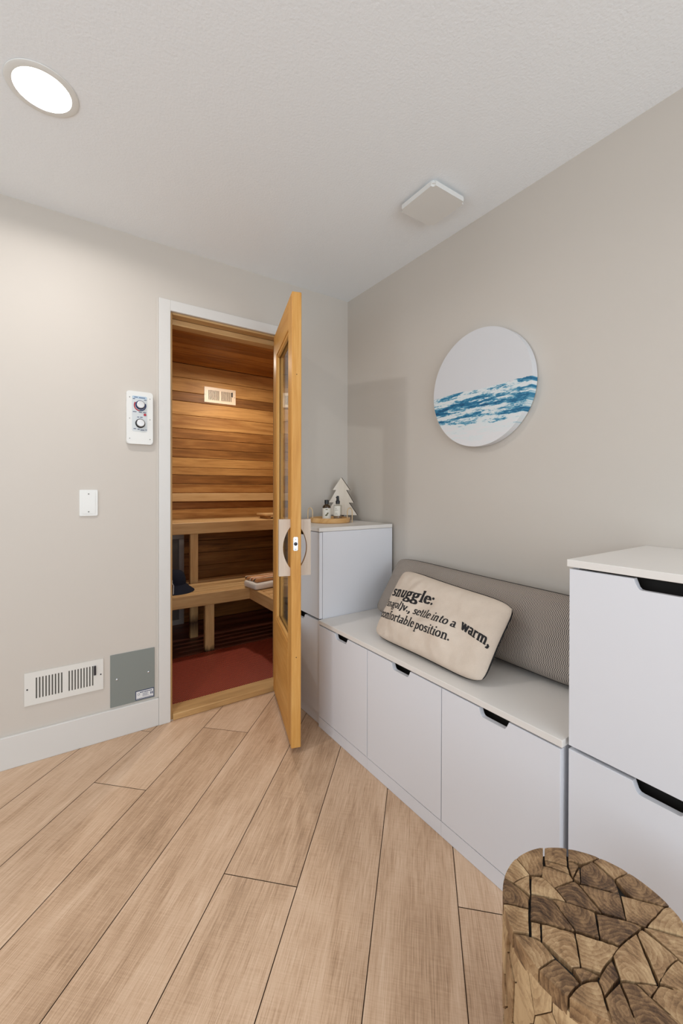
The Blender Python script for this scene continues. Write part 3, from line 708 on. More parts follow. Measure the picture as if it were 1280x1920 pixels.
hz = math_(nt, 'ADD', z, math_(nt, 'MULTIPLY', math_(nt, 'SUBTRACT', n1, 0.5), 0.030))
sky = math_(nt, 'GREATER_THAN', hz, -0.006)
nt.links.new(mixc(nt, sky, water.outputs[0], lin((212, 211, 212))), b.inputs['Base Color']); b.inputs['Roughness'].default_value = 0.6
bump(nt, b, noise(nt, tc, 900, 1), 0.15, 0.0005)
bm = bmesh.new(); PC = Vector((0, -1.072, 1.659)); PR = 0.2635; n = 96
v0 = [(PC.y+PR*math.cos(2*PI*i/n), PC.z+PR*math.sin(2*PI*i/n)) for i in range(n)]
prism(bm, v0, 'x', -0.040, -0.004, 0.002)
pic = new_obj('round_canvas', bm, m); origin(pic, PC)
tag(pic, 'round canvas print of blue ocean waves hanging on the right wall', 'picture')

# ================================================================== white cabinets
XB = -0.02
def front(bm, x, th, y0, y1, z0, z1, notch=0.105, nd=0.026):
    """drawer front facing -x with a trapezoid notch in the top edge; y0 > y1"""
    c = (y0+y1)/2; h = notch/2; sl = 0.009
    pts = [(y0, z0), (y0, z1), (c+h, z1), (c+h-sl*0.8, z1-nd*0.75), (c+h-sl*1.3, z1-nd*0.95), (c+h-sl*2, z1-nd), (c-h+sl*2, z1-nd), (c-h+sl*1.3, z1-nd*0.95), (c-h+sl*0.8, z1-nd*0.75), (c-h, z1), (y1, z1), (y1, z0)]
    a = [bm.verts.new((x, *p)) for p in pts]; b_ = [bm.verts.new((x+th, *p)) for p in pts]; n_ = len(pts)
    fs = [bm.faces.new(a), bm.faces.new(b_[::-1])]
    for i in range(n_): bm.faces.new((a[i], b_[i], b_[(i+1) % n_], a[(i+1) % n_]))
    bmesh.ops.bevel(bm, geom=list(fs[0].edges), offset=0.0012, segments=2, affect='EDGES')
    bm.normal_update(); bmesh.ops.triangulate(bm, faces=[f for f in bm.faces if len(f.verts) > 4])
def body(bm, x0, y0, y1, z0, z1):
    """open-fronted carcass: sides, bottom, back, top rail"""
    s = 0.016
    box(bm, x0, XB, y0-s, y0, z0, z1); box(bm, x0, XB, y1, y1+s, z0, z1)
    box(bm, x0, XB, y1+s, y0-s, z0, z0+s); box(bm, XB-0.006, XB, y1+s, y0-s, z0+s, z1)
def unit(parent, xf, y0, y1, z0, z1, drawers):
    bm = bmesh.new(); body(bm, xf+0.020, y0-0.0006, y1+0.0006, z0, z1); new_obj('body', bm, M_white, parent)
    for za, zb in drawers:
        bm = bmesh.new(); front(bm, xf, 0.018, y0-0.0012, y1+0.0012, za, zb); dr = new_obj('drawer_front', bm, M_white, parent)
        bm = bmesh.new(); box(bm, xf+0.055, xf+0.060, y1+0.018, y0-0.018, za+0.02, zb-0.004); new_obj('shade_sheet', bm, M_dark, dr)  # dark sheet stands in for the shade behind the notch
ys = [-0.4755, -0.876, -1.292, -1.706]
lab = ['low white drawer cabinet nearest the tall corner cabinet', 'middle low white drawer cabinet under the bench top', 'low white drawer cabinet under the bench top, nearest the wooden stool']
XF = -0.510
for i in range(3):
    t = thing('drawer_cabinet', lab[i], 'cabinet', ((XF+XB)/2, (ys[i]+ys[i+1])/2, 0), 'low cabinets under the bench top')
    unit(t, XF, ys[i], ys[i+1], 0.052, 0.519, [(0.054, 0.514)])
    bm = bmesh.new(); box(bm, XF+0.001, XB, ys[i+1]+0.0003, ys[i]-0.0003, 0.001, 0.0515); new_obj('plinth', bm, M_white, t)
bm = bmesh.new(); box(bm, XF-0.001, XB, -1.7095, -0.4762, 0.520, 0.540, 0.0015, 2)
tag(new_obj('bench_top', bm, M_wtop), 'long white bench top carrying the two pillows', 'bench top')

t = thing('tall_cabinet', 'tall white corner cabinet behind the open sauna door, holding tray', 'cabinet', (-0.26, -0.27, 0), 'tall white drawer cabinets')
unit(t, -0.505, -0.070, -0.4742, 0.058, 0.983, [(0.062, 0.530), (0.542, 0.981)])
bm = bmesh.new(); box(bm, -0.497, XB, -0.4742, -0.070, 0.001, 0.0575); new_obj('plinth', bm, M_white, t)
bm = bmesh.new(); box(bm, -0.507, XB, -0.4755, -0.069, 0.9845, 1.0045, 0.0015, 2); new_obj('top', bm, M_wtop, t)
# filler between cabinet and back wall
t = thing('tall_cabinet', 'tall white cabinet at the right edge behind the wooden stool', 'cabinet', (-0.26, -1.92, 0), 'tall white drawer cabinets')
unit(t, -0.497, -1.7175, -2.1200, 0.055, 0.996, [(0.060, 0.519), (0.529, 0.992)])
bm = bmesh.new(); box(bm, -0.495, XB+0.019, -2.1200, -1.7175, 0.001, 0.0545); new_obj('plinth', bm, M_white, t)
bm = bmesh.new(); box(bm, -0.499, -0.0012, -2.122, -1.7130, 0.9975, 1.0165, 0.0015, 2); new_obj('top', bm, M_wtop, t)

# ================================================================== tray and its things
TC = Vector((-0.250, -0.178, 1.0047)); TR = 0.122
t = thing('round_tray', 'round wooden tray with rattan handles on the corner cabinet', 'tray', TC)
bm = bmesh.new(); lathe(bm, [(0, 0), (TR-0.006, 0), (TR-0.002, 0.004), (TR, 0.026), (TR-0.003, 0.029), (TR-0.009, 0.029), (TR-0.011, 0.026), (TR-0.014, 0.012), (0, 0.011)], TC, 64, False)
L_ = uvl(bm); T_ = bm.loops.layers.float_color.new('tone')
for f in bm.faces:
    for lp in f.loops: lp[L_].uv = (lp.vert.co.x*0.9+lp.vert.co.z, lp.vert.co.y+lp.vert.co.z*0.7); lp[T_] = (0.5, 0.5, 0.5, 1)
new_obj('dish', bm, M_tray, t, smooth=True)
side = Vector((0.826, -0.564, 0)).normalized(); fw = Vector((0.564, 0.826, 0))
for sg in (-1, 1):
    c = TC+side*sg*(TR+0.003)
    tang = (fw*1.0+side*(-0.25 if sg > 0 else 0.25)).normalized()
    tang = fw
    if sg > 0: c = TC+(side*0.92-fw*0.39)*(TR+0.004); tang = (side*0.39+fw*0.92)
    else: c = TC+(-side*0.92-fw*0.39)*(TR+0.004); tang = (side*-0.39+fw*0.92)
    tang = (tang+side*0.9).normalized() if sg > 0 else (tang*1.0-side*0.9).normalized()
    bm = bmesh.new()
    pts = [c-tang*0.017+Vector((0, 0, 0.002)), c-tang*0.018+Vector((0, 0, 0.045))]
    for i in range(1, 12): a = PI-PI*i/12; pts.append(c+tang*0.018*math.cos(a)+Vector((0, 0, 0.062+0.026*math.sin(a))))
    pts += [c+tang*0.018+Vector((0, 0, 0.045)), c+tang*0.017+Vector((0, 0, 0.002))]
    tube(bm, pts, 0.0028, 8)
    new_obj('handle', bm, M_rattan, t, smooth=True)
zt = TC.z+0.0115
BC = Vector((-0.274, -0.176, zt)); vdir = Vector((-0.564, -0.826, 0))
t = thing('bottle', 'amber bottle with black cap on the tray', 'bottle', BC, 'bottles on the tray')
bm = bmesh.new(); lathe(bm, [(0, 0), (0.023, 0), (0.025, 0.002), (0.025, 0.078), (0.0235, 0.085), (0.018, 0.092), (0.011, 0.096), (0.011, 0.099), (0, 0.099)], BC, 36, False)
new_obj('glass_body', bm, plain('amber_glass', (62, 42, 18), 0.12), t, smooth=True)
bm = bmesh.new(); lathe(bm, [(0, 0.0991), (0.0128, 0.0991), (0.0128, 0.120), (0.0118, 0.122), (0, 0.122)], BC, 28, False); new_obj('cap', bm, M_black, t)
def wraplabel(bm, c, r, z0, z1, a0, a1, n=20):
    vs = [[bm.verts.new((c.x+r*math.cos(a), c.y+r*math.sin(a), c.z+z)) for z in (z0, z1)] for a in (a0+(a1-a0)*i/n for i in range(n+1))]
    for i in range(n): bm.faces.new((vs[i][0], vs[i+1][0], vs[i+1][1], vs[i][1]))
av = math.atan2(vdir.y, vdir.x)
bm = bmesh.new(); wraplabel(bm, BC, 0.0254, 0.004, 0.074, av-2.4, av+2.4); new_obj('label', bm, M_label, t)
bm = bmesh.new()
wraplabel(bm, BC, 0.0257, 0.064, 0.068, av-0.25, av+0.30, 6)
for k, (da, z0, h_) in enumerate(((-0.30, 0.026, 0.004), (-0.15, 0.024, 0.008), (0.0, 0.024, 0.012), (0.15, 0.026, 0.016), (0.28, 0.034, 0.010), (0.40, 0.038, 0.006))):
    wraplabel(bm, BC, 0.0257, z0+0.004, z0+0.004+h_, av+da-0.07, av+da+0.07, 3)
new_obj('label_print', bm, M_olive, t)
BC = Vector((-0.2120, -0.2020, zt))
t = thing('bottle', 'clear spray bottle with black pump and pale label on the tray', 'bottle', BC, 'bottles on the tray')
bm = bmesh.new(); lathe(bm, [(0, 0), (0.023, 0), (0.0255, 0.002), (0.0255, 0.088), (0.023, 0.092), (0.011, 0.094), (0.011, 0.098), (0, 0.098)], BC, 36, False)
new_obj('glass_body', bm, M_cglass, t, smooth=True)
bm = bmesh.new(); lathe(bm, [(0, 0.002), (0.0238, 0.002), (0.0238, 0.027), (0, 0.027)], BC, 30, False); new_obj('liquid', bm, plain('liquid', (148, 122, 96), 0.2), t)
bm = bmesh.new(); lathe(bm, [(0, 0.0981), (0.0125, 0.0981), (0.0125, 0.115), (0.009, 0.119), (0.0075, 0.143), (0.0065, 0.146), (0, 0.146)], BC, 28, False)
box(bm, BC.x-0.012, BC.x-0.004, BC.y-0.003, BC.y+0.003, BC.z+0.134, BC.z+0.140); new_obj('pump', bm, M_black, t)
bm = bmesh.new(); wraplabel(bm, BC, 0.0259, 0.028, 0.086, av-1.5, av+0.6); new_obj('label', bm, M_label, t)
bm = bmesh.new()
for z0, a0, a1 in ((0.070, -0.6, -0.2), (0.061, -0.7, 0.1), (0.042, -0.6, -0.1), (0.036, -0.7, 0.0)): wraplabel(bm, BC, 0.0262, z0, z0+0.0016, av+a0, av+a1, 5)
new_obj('label_print', bm, M_duct, t)

# wooden fir tree ornament
TB = Vector((-0.115, -0.100, 1.0047)); nf = Vector((-0.77, -0.638, 0)).normalized(); sf = Vector((0.638, -0.77, 0)).normalized()
MT2 = Matrix(((sf.x, -nf.x, 0, TB.x), (sf.y, -nf.y, 0, TB.y), (0, 0, 1, TB.z), (0, 0, 0, 1)))
t = thing('wooden_tree', 'whitewashed wooden fir tree ornament with zigzag sides behind the tray', 'ornament', TB)
half = [(0.0, 0.272), (0.056, 0.193), (0.033, 0.193), (0.080, 0.114), (0.050, 0.114), (0.104, 0.036)]
pts = half+[(-x, z) for x, z in half[::-1][:-1]]
def triprism(bm, pts, a, b_, side_mat=True):
    v0 = [bm.verts.new((p[0], a, p[1])) for p in pts]; v1 = [bm.verts.new((p[0], b_, p[1])) for p in pts]; n_ = len(pts)
    bm.faces.new(v0); bm.faces.new(v1[::-1])
    for i in range(n_):
        f = bm.faces.new((v0[i], v1[i], v1[(i+1) % n_], v0[(i+1) % n_])); f.material_index = 1 if side_mat else 0
    bm.normal_update(); bmesh.ops.triangulate(bm, faces=[f for f in bm.faces if len(f.verts) > 4])
bm = bmesh.new(); L_ = uvl(bm); T_ = bm.loops.layers.float_color.new('tone'); triprism(bm, pts, -0.009, 0.009)
for f in bm.faces:
    for lp in f.loops: lp[L_].uv = (lp.vert.co.z, lp.vert.co.x); lp[T_] = (0.55, 0.55, 0.55, 1)
bmesh.ops.transform(bm, matrix=MT2, verts=bm.verts[:]); new_obj('tree_board', bm, [M_tree, M_bark], t)
bm = bmesh.new(); box(bm, -0.012, 0.012, -0.009, 0.009, 0.012, 0.036, M=MT2); new_obj('trunk', bm, M_bark, t)
bm = bmesh.new(); box(bm, -0.045, 0.045, -0.024, 0.024, 0.0002, 0.012, 0.001, 1, M=MT2); new_obj('base', bm, M_tree, t)

# ================================================================== pillows
from mathutils import noise as mn
class Pillow:
    def __init__(s, BL, BR, TR_, TL, front, back, nrm, ex=2.6, q=0.62, wr=0.004, seed=0, cr=0.10):
        s.c = [Vector(v) for v in (BL, BR, TR_, TL)]; s.f, s.b = front, back; s.n = Vector(nrm).normalized(); s.ex, s.q, s.wr, s.seed, s.cr = ex, q, wr, seed, cr
    def base(s, u, v):
        # round the corners off
        k = s.cr*(abs(u)**6)*(abs(v)**6)
        pin = 0.03*(1-abs(v)**2)*abs(u)**8; pin2 = 0.05*(1-abs(u)**2)*abs(v)**8
        uu = u*(1-k*0.6-pin); vv = v*(1-k-pin2)
        a = (uu+1)/2; b = (vv+1)/2
        return (s.c[0]*(1-a)+s.c[1]*a)*(1-b)+(s.c[3]*(1-a)+s.c[2]*a)*b
    def prof(s, u, v): return max(0, (1-abs(u)**s.ex)*(1-abs(v)**s.ex))**s.q
    def pt(s, u, v, side=1, off=0):
        p = s.base(u, v); h = s.prof(u, v)
        wr_ = mn.noise(p*9+Vector((s.seed, 0, 0)))*s.wr*2*h+mn.noise(p*26+Vector((0, s.seed, 0)))*s.wr*0.6*h
        return p+s.n*((s.f if side > 0 else -s.b)*h+(wr_ if side > 0 else 0)+off)
    def mesh(s, nu, nv):
        bm = bmesh.new(); L_ = uvl(bm); g_ = {}
        def crd(i, n): t_ = -1+2*i/n; return math.sin(t_*PI/2)*0.75+t_*0.25
        for sd in (1, -1):
            for i in range(nu+1):
                for j in range(nv+1):
                    edge = i in (0, nu) or j in (0, nv)
                    if edge and sd < 0: g_[(sd, i, j)] = g_[(1, i, j)]; continue
                    g_[(sd, i, j)] = bm.verts.new(s.pt(crd(i, nu), crd(j, nv), sd))
            for i in range(nu):
                for j in range(nv):
                    q_ = [(i, j), (i+1, j), (i+1, j+1), (i, j+1)]
                    f = bm.faces.new([g_[(sd, *k)] for k in (q_ if sd > 0 else q_[::-1])])
                    for lp, k in zip(f.loops, (q_ if sd > 0 else q_[::-1])): lp[L_].uv = ((crd(k[0], nu)+1)/2, (crd(k[1], nv)+1)/2)
        return bm
    def rim(s, n, off=0.0):
        P = []
        for (a, b) in (((-1, -1), (1, -1)), ((1, -1), (1, 1)), ((1, 1), (-1, 1)), ((-1, 1), (-1, -1))):
            for i in range(n): P.append(s.base(a[0]+(b[0]-a[0])*i/n, a[1]+(b[1]-a[1])*i/n))
        # smooth the corners
        for _ in range(6): P = [(P[i-1]+P[i]*2+P[(i+1) % len(P)])/4 for i in range(len(P))]
        return P
# striped bolster
bol = Pillow((-0.215, -0.545, 0.556), (-0.225, -1.695, 0.551), (-0.070, -1.695, 0.815), (-0.068, -0.590, 0.842), 0.078, 0.045, (-0.90, 0, 0.36), 2.8, 0.60, 0.006, 3)
m, nt, b = mat('ticking_stripe'); uv = N(nt, 'ShaderNodeUVMap').outputs[0]
sp = N(nt, 'ShaderNodeSeparateXYZ'); nt.links.new(uv, sp.inputs[0])
wob = math_(nt, 'MULTIPLY', noise(nt, mapping(nt, uv, (8, 22, 1)), 1, 3, 0.5), 0.010)
fr = math_(nt, 'FRACT', math_(nt, 'MULTIPLY', math_(nt, 'ADD', sp.outputs[0], wob), 205))
tri = math_(nt, 'MULTIPLY', math_(nt, 'ABSOLUTE', math_(nt, 'SUBTRACT', fr, 0.5)), 2)
cr = ramp(nt, tri, [(0.36, lin((84, 78, 75))), (0.62, lin((190, 178, 166)))])
nt.links.new(cr.outputs[0], b.inputs['Base Color']); b.inputs['Roughness'].default_value = 0.9; b.inputs['Specular IOR Level'].default_value = 0.15
bump(nt, b, noise(nt, mapping(nt, uv, (30, 8, 1)), 1, 4, 0.6), 0.5, 0.006)
t = thing('striped_pillow', 'long grey striped pillow leaning on the wall behind the printed one', 'pillow', (-0.15, -1.12, 0.541))
new_obj('cover', bol.mesh(200, 60), m, t, smooth=True)
bm = bmesh.new(); tube(bm, bol.rim(40), 0.0030, 6, True); new_obj('piping', bm, plain('dark_piping', (62, 58, 56), 0.9), t, smooth=True)
# printed pillow
snu = Pillow((-0.440, -0.822, 0.550), (-0.446, -1.412, 0.545), (-0.268, -1.425, 0.795), (-0.215, -0.790, 0.822), 0.062, 0.030, (-0.88, -0.02, 0.42), 3.2, 0.55, 0.009, 8, 0.12)
t = thing('printed_pillow', 'beige linen pillow with black piping and the word snuggle', 'pillow', (-0.33, -1.10, 0.541))
new_obj('cover', snu.mesh(180, 90), M_linen, t, smooth=True)
bm = bmesh.new(); tube(bm, snu.rim(36), 0.0033, 6, True); new_obj('piping', bm, plain('black_piping', (22, 20, 20), 0.8), t, smooth=True)

# lettering: an old-style serif drawn with a broad pen, x-height = 1
def A(cx_, cy_, rx, ry, a0, a1, n=14): return [(cx_+rx*math.cos(math.radians(a0+(a1-a0)*i/n)), cy_+ry*math.sin(math.radians(a0+(a1-a0)*i/n))) for i in range(n+1)]
def sf_(x0, x1, y): return ('s', [(x0, y), (x1, y)])
def dot(x, y, r=0.125): return ('d', [(x, y)], r)
G = {
 'n': (1.0, [[(0.22, 0), (0.22, 0.92)], A(0.47, 0.6, 0.25, 0.36, 165, 0)+[(0.72, 0)], sf_(0.03, 0.42, 0.03), sf_(0.53, 0.92, 0.03), sf_(0.03, 0.22, 0.92)]),
 'u': (1.0, [[(0.22, 0.95), (0.22, 0.4)]+A(0.46, 0.38, 0.24, 0.35, 180, 340), [(0.72, 0.95), (0.72, 0.04)], sf_(0.03, 0.22, 0.94), sf_(0.53, 0.72, 0.94), sf_(0.72, 0.92, 0.04)]),
 'm': (1.5, [[(0.22, 0), (0.22, 0.92)], A(0.46, 0.6, 0.24, 0.36, 165, 0)+[(0.70, 0)], A(0.95, 0.6, 0.25, 0.36, 165, 0)+[(1.20, 0)], sf_(0.03, 0.42, 0.03), sf_(0.55, 0.88, 0.03), sf_(1.02, 1.40, 0.03), sf_(0.03, 0.22, 0.92)]),
 'r': (0.72, [[(0.22, 0), (0.22, 0.92)], A(0.50, 0.55, 0.27, 0.38, 160, 80), sf_(0.03, 0.46, 0.03), sf_(0.03, 0.22, 0.92), dot(0.60, 0.86, 0.12)]),
 's': (0.76, [A(0.37, 0.74, 0.21, 0.21, 25, 255), A(0.37, 0.26, 0.23, 0.23, 85, -150), [(0.26, 0.60), (0.50, 0.42)], sf_(0.58, 0.60, 0.76)]),
 'g': (0.95, [A(0.40, 0.66, 0.27, 0.30, 0, 360, 22), [(0.26, 0.40), (0.18, 0.22), (0.30, 0.10), (0.62, 0.04)], A(0.42, -0.22, 0.34, 0.23, 0, 360, 22), [(0.60, 0.86), (0.74, 0.97), (0.86, 0.94)]]),
 'l': (0.5, [[(0.25, 0), (0.25, 1.5)], sf_(0.04, 0.46, 0.03), sf_(0.06, 0.25, 1.47)]),
 'e': (0.85, [A(0.42, 0.5, 0.31, 0.46, 8, 325, 22), [(0.14, 0.58), (0.72, 0.58)]]),
 '@': (0.85, [A(0.42, 0.5, 0.31, 0.46, 188, 505, 22), [(0.12, 0.42), (0.70, 0.42)]]),
 ':': (0.42, [dot(0.2, 0.12, 0.14), dot(0.2, 0.82, 0.14)]),
 '.': (0.40, [dot(0.18, 0.12, 0.14)]),
 ',': (0.40, [dot(0.18, 0.12, 0.14), [(0.26, 0.08), (0.22, -0.16), (0.08, -0.30)]]),
 "'": (0.25, [[(0.1, 1.4), (0.1, 1.1)]]),
 '(': (0.45, [A(0.62, 0.5, 0.48, 1.0, 130, 230)]),
 ')': (0.45, [A(-0.16, 0.5, 0.48, 1.0, 50, -50)]),
 'v': (0.88, [[(0.14, 0.93), (0.44, 0.02)], [(0.44, 0.02), (0.74, 0.93)], sf_(0.0, 0.32, 0.93), sf_(0.60, 0.88, 0.93)]),
 'w': (1.32, [[(0.14, 0.93), (0.40, 0.02)], [(0.40, 0.02), (0.66, 0.93)], [(0.66, 0.93), (0.92, 0.02)], [(0.92, 0.02), (1.18, 0.93)], sf_(0.0, 0.32, 0.93), sf_(0.52, 0.80, 0.93), sf_(1.04, 1.32, 0.93)]),
 't': (0.58, [[(0.24, 1.25), (0.24, 0.25)]+A(0.42, 0.22, 0.17, 0.18, 190, 300), sf_(0.02, 0.52, 0.93)]),
 'i': (0.5, [[(0.25, 0), (0.25, 0.95)], sf_(0.04, 0.46, 0.03), sf_(0.06, 0.25, 0.93), dot(0.24, 1.36)]),
 'o': (0.92, [A(0.44, 0.49, 0.33, 0.46, 0, 360, 24)]),
 'a': (0.85, [A(0.38, 0.68, 0.22, 0.27, 150, 0)+[(0.60, 0.06), (0.76, 0.03)], A(0.36, 0.26, 0.24, 0.24, 0, 360, 20)]),
 'c': (0.80, [A(0.42, 0.49, 0.31, 0.46, 40, 325, 20), dot(0.64, 0.78, 0.10)]),
 'f': (0.58, [[(0.25, 0), (0.25, 1.15)]+A(0.45, 1.15, 0.20, 0.30, 180, 40), sf_(0.02, 0.52, 0.93), sf_(0.04, 0.48, 0.03)]),
 'b': (0.95, [[(0.2, 0.05), (0.2, 1.5)], A(0.47, 0.47, 0.30, 0.43, 0, 360, 22), sf_(0.02, 0.2, 1.47)]),
 'p': (0.98, [[(0.22, -0.5), (0.22, 0.93)], A(0.50, 0.49, 0.30, 0.43, 0, 360, 22), sf_(0.02, 0.44, -0.48), sf_(0.03, 0.22, 0.92)]),
 ' ': (0.42, []),
}
def text_polys(s, bold=0.0, slant=0.0):
    x = 0; out = []
    for ch in s:
        adv, st_ = G[ch]
        for k in st_:
            if isinstance(k, tuple) and k[0] == 'd':
                (cx_, cy_), r_ = k[1][0], k[2]*(1+bold*1.5)
                out.append([(x+cx_+slant*cy_+r_*math.cos(2*PI*i/12), cy_+r_*math.sin(2*PI*i/12)) for i in range(12)]); continue
            thin = isinstance(k, tuple); pts_ = k[1] if thin else k
            if len(pts_) == 2 and math.dist(*pts_) > 0.22:
                k_ = int(math.dist(*pts_)/0.16)+1; pts_ = [(pts_[0][0]+(pts_[1][0]-pts_[0][0])*i/k_, pts_[0][1]+(pts_[1][1]-pts_[0][1])*i/k_) for i in range(k_+1)]
            else:
                q2 = [pts_[0]]
                for p in pts_[1:]:
                    k_ = max(1, int(math.dist(q2[-1], p)/0.16)); b0 = q2[-1]
                    q2 += [(b0[0]+(p[0]-b0[0])*i/k_, b0[1]+(p[1]-b0[1])*i/k_) for i in range(1, k_+1)]
                pts_ = q2
            for a, b_ in zip(pts_, pts_[1:]):
                dx, dy = b_[0]-a[0], b_[1]-a[1]; l_ = math.hypot(dx, dy)
                if l_ < 1e-6: continue
                hx = 0.5*(0.20+bold)*1.0; hy = 0.5*(0.085+bold*0.35)   # broad pen: wide sideways, thin vertically
                q_ = []
                px_, py_ = hx, hy
                # hull of pen rectangle swept along the stroke
                c_ = [(a[0]-px_, a[1]-py_), (a[0]+px_, a[1]-py_), (a[0]+px_, a[1]+py_), (a[0]-px_, a[1]+py_), (b_[0]-px_, b_[1]-py_), (b_[0]+px_, b_[1]-py_), (b_[0]+px_, b_[1]+py_), (b_[0]-px_, b_[1]+py_)] if not thin else \
                     [(a[0]-0.03, a[1]-py_), (a[0]-0.03, a[1]+py_), (b_[0]+0.03, b_[1]-py_), (b_[0]+0.03, b_[1]+py_)]
                if thin and k[1][0] == (0.58, 0.76): pass
                c_ = sorted(set(c_)); lo, hi = [], []
                for p in c_:
                    while len(lo) > 1 and (lo[-1][0]-lo[-2][0])*(p[1]-lo[-2][1])-(lo[-1][1]-lo[-2][1])*(p[0]-lo[-2][0]) <= 0: lo.pop()
                    lo.append(p)
                for p in c_[::-1]:
                    while len(hi) > 1 and (hi[-1][0]-hi[-2][0])*(p[1]-hi[-2][1])-(hi[-1][1]-hi[-2][1])*(p[0]-hi[-2][0]) <= 0: hi.pop()
                    hi.append(p)
                out.append([(x+p[0]+slant*p[1], p[1]) for p in lo[:-1]+hi[:-1]])
        x += adv*(1+bold*0.25)
    return out, x
# each line: baseline in pillow (u, v) from start to end, letter height in v
LINES = [("snuggle:", (-0.90, 0.14), (-0.01, 0.275), 0.20, 0.09, 0.0),
         ("('sn@g@l)v., settle into a", (-0.96, -0.17), (0.47, -0.03), 0.135, 0.03, 0.0),
         ("warm,", (0.53, 0.0), (0.94, -0.14), 0.165, 0.10, 0.0),
         ("comfortable position.", (-0.94, -0.48), (0.48, -0.36), 0.145, 0.03, 0.0)]
bm = bmesh.new()
for s, a, b_, xh, bold, sl in LINES:
    polys, wd = text_polys(s, bold, sl)
    for pl in polys:
        vs = []
        for p in pl:
            f_ = p[0]/wd; u_ = a[0]+(b_[0]-a[0])*f_; v_ = a[1]+(b_[1]-a[1])*f_+xh*p[1]
            vs.append(bm.verts.new(snu.pt(max(-0.995, min(0.995, u_)), v_, 1, 0.0011)))
        try: bm.faces.new(vs)
        except ValueError: pass
new_obj('lettering', bm, M_ink, t)

# ================================================================== teak stool
SC = Vector((-0.8365, -1.9405, 0)); SR = 0.1515; SZ = 0.45
t = thing('wooden_stool', 'round stool of interlocking teak wood chunks in the foreground', 'stool', SC)
RAW = [
 [(160,290),(240,175),(312,268),(210,318)], [(240,175),(300,125),(398,98),(398,268),(312,268)], [(404,97),(545,97),(550,212),(405,172)],
 [(551,100),(755,160),(640,200),(553,178)], [(555,182),(622,212),(585,288),(556,220)], [(626,225),(632,318),(588,290)],
 [(405,176),(550,216),(566,262),(410,204)], [(396,210),(566,266),(588,300),(465,350),(385,280)], [(714,182),(756,160),(930,262),(848,298)],
 [(630,222),(706,184),(848,302),(882,392),(632,320)], [(852,300),(934,262),(1190,470),(1162,468),(965,415),(920,380)],
 [(212,318),(310,272),(316,398)], [(160,292),(210,320),(312,410),(308,478),(135,440)], [(320,275),(395,285),(468,350),(540,438),(320,385)],
 [(472,350),(592,306),(620,327),(768,508),(545,440)], [(622,325),(880,395),(920,553),(772,508)], [(886,396),(965,417),(1162,472),(1045,596),(922,555)],
 [(1190,472),(1290,565),(1290,662),(1055,597),(1165,476)], [(145,450),(306,485),(310,640),(200,622)], [(318,395),(450,420),(600,623),(315,550)],
 [(455,425),(545,442),(724,510),(753,668),(602,625)], [(732,515),(920,560),(1018,600),(880,718),(757,670)], [(320,562),(378,575),(383,680),(322,655)],
 [(386,577),(594,635),(633,850),(580,855),(387,682)], [(600,635),(875,726),(760,888),(637,850)], [(882,724),(985,642),(1118,963),(885,935),(836,780)],
 [(990,640),(1020,614),(1250,800),(1190,850),(1130,948)], [(1032,602),(1290,672),(1290,830),(1250,798)], [(205,637),(322,660),(385,687),(473,795),(380,852),(282,760)],
 [(386,852),(475,797),(628,950),(550,1037),(480,980)], [(582,860),(635,855),(748,910),(640,948)], [(762,896),(832,812),(878,920),(785,1033),(747,940)],
 [(562,1037),(642,955),(742,940),(780,1040),(820,1190),(680,1110)], [(787,1045),(880,952),(990,1225),(832,1200)], [(886,947),(980,957),(1275,1225),(992,1225)],
 [(983,952),(1125,970),(1076,1043)], [(1130,967),(1290,1013),(1290,1230),(1082,1047)], [(1132,948),(1190,853),(1250,803),(1290,835),(1290,1008)]]
def pix(px, py, z):
    v = F+Rv*((px-640)/785.98)+Uv*((923.37-py)/785.98); k = (z-CP.z)/v.z; return CP+v*k
chunks = []
for pl in RAW:
    q = [pix(900+x/3.368, 1560+y/3.368, SZ) for x, y in pl]
    q = [(p.x-SC.x, p.y-SC.y) for p in q]
    chunks.append([(x*min(1, SR/math.hypot(x, y)), y*min(1, SR/math.hypot(x, y))) for x, y in q])
def voronoi(sites, pol):
    cells = []
    for i, s_ in enumerate(sites):
        c_ = pol[:]
        for j, o_ in enumerate(sites):
            if i == j or len(c_) < 3: continue
            nx, ny = o_[0]-s_[0], o_[1]-s_[1]; c_ = clip(c_, nx, ny, (nx*(o_[0]+s_[0])+ny*(o_[1]+s_[1]))/2)
        cells.append(c_)
    return cells
rs = random.Random(21)
cent = [(sum(p[0] for p in c)/len(c), sum(p[1] for p in c)/len(c)) for c in chunks]
disk = [(SR*math.cos(2*PI*i/60), SR*math.sin(2*PI*i/60)) for i in range(60)]
extra = []; tries = 0
def inpoly(x, y, pl):
    c = False
    for i in range(len(pl)):
        (x0, y0), (x1, y1) = pl[i], pl[i-1]
        if (y0 > y) != (y1 > y) and x < (x1-x0)*(y-y0)/(y1-y0)+x0: c = not c
    return c
while tries < 4000:
    tries += 1; a, r_ = rs.uniform(0, 2*PI), SR*math.sqrt(rs.random()); x, y = r_*math.cos(a), r_*math.sin(a)
    if any(inpoly(x, y, c) for c in chunks): continue
    q_ = Vector((SC.x+x, SC.y+y, SZ))-CP; dp_ = q_.dot(F)
    if 640+785.98*q_.dot(Rv)/dp_ < 1276 and 923.37-785.98*q_.dot(Uv)/dp_ < 1916: continue
    if all(math.hypot(x-p[0], y-p[1]) > 0.034 for p in extra) and all(math.hypot(x-p[0], y-p[1]) > 0.020 for p in cent): extra.append((x, y))
allc = [(c, 0) for c in chunks]+[(c, 1) for c in voronoi(extra+cent, disk)[:len(extra)]]
bm = bmesh.new(); L_ = uvl(bm); T_ = bm.loops.layers.float_color.new('tone')
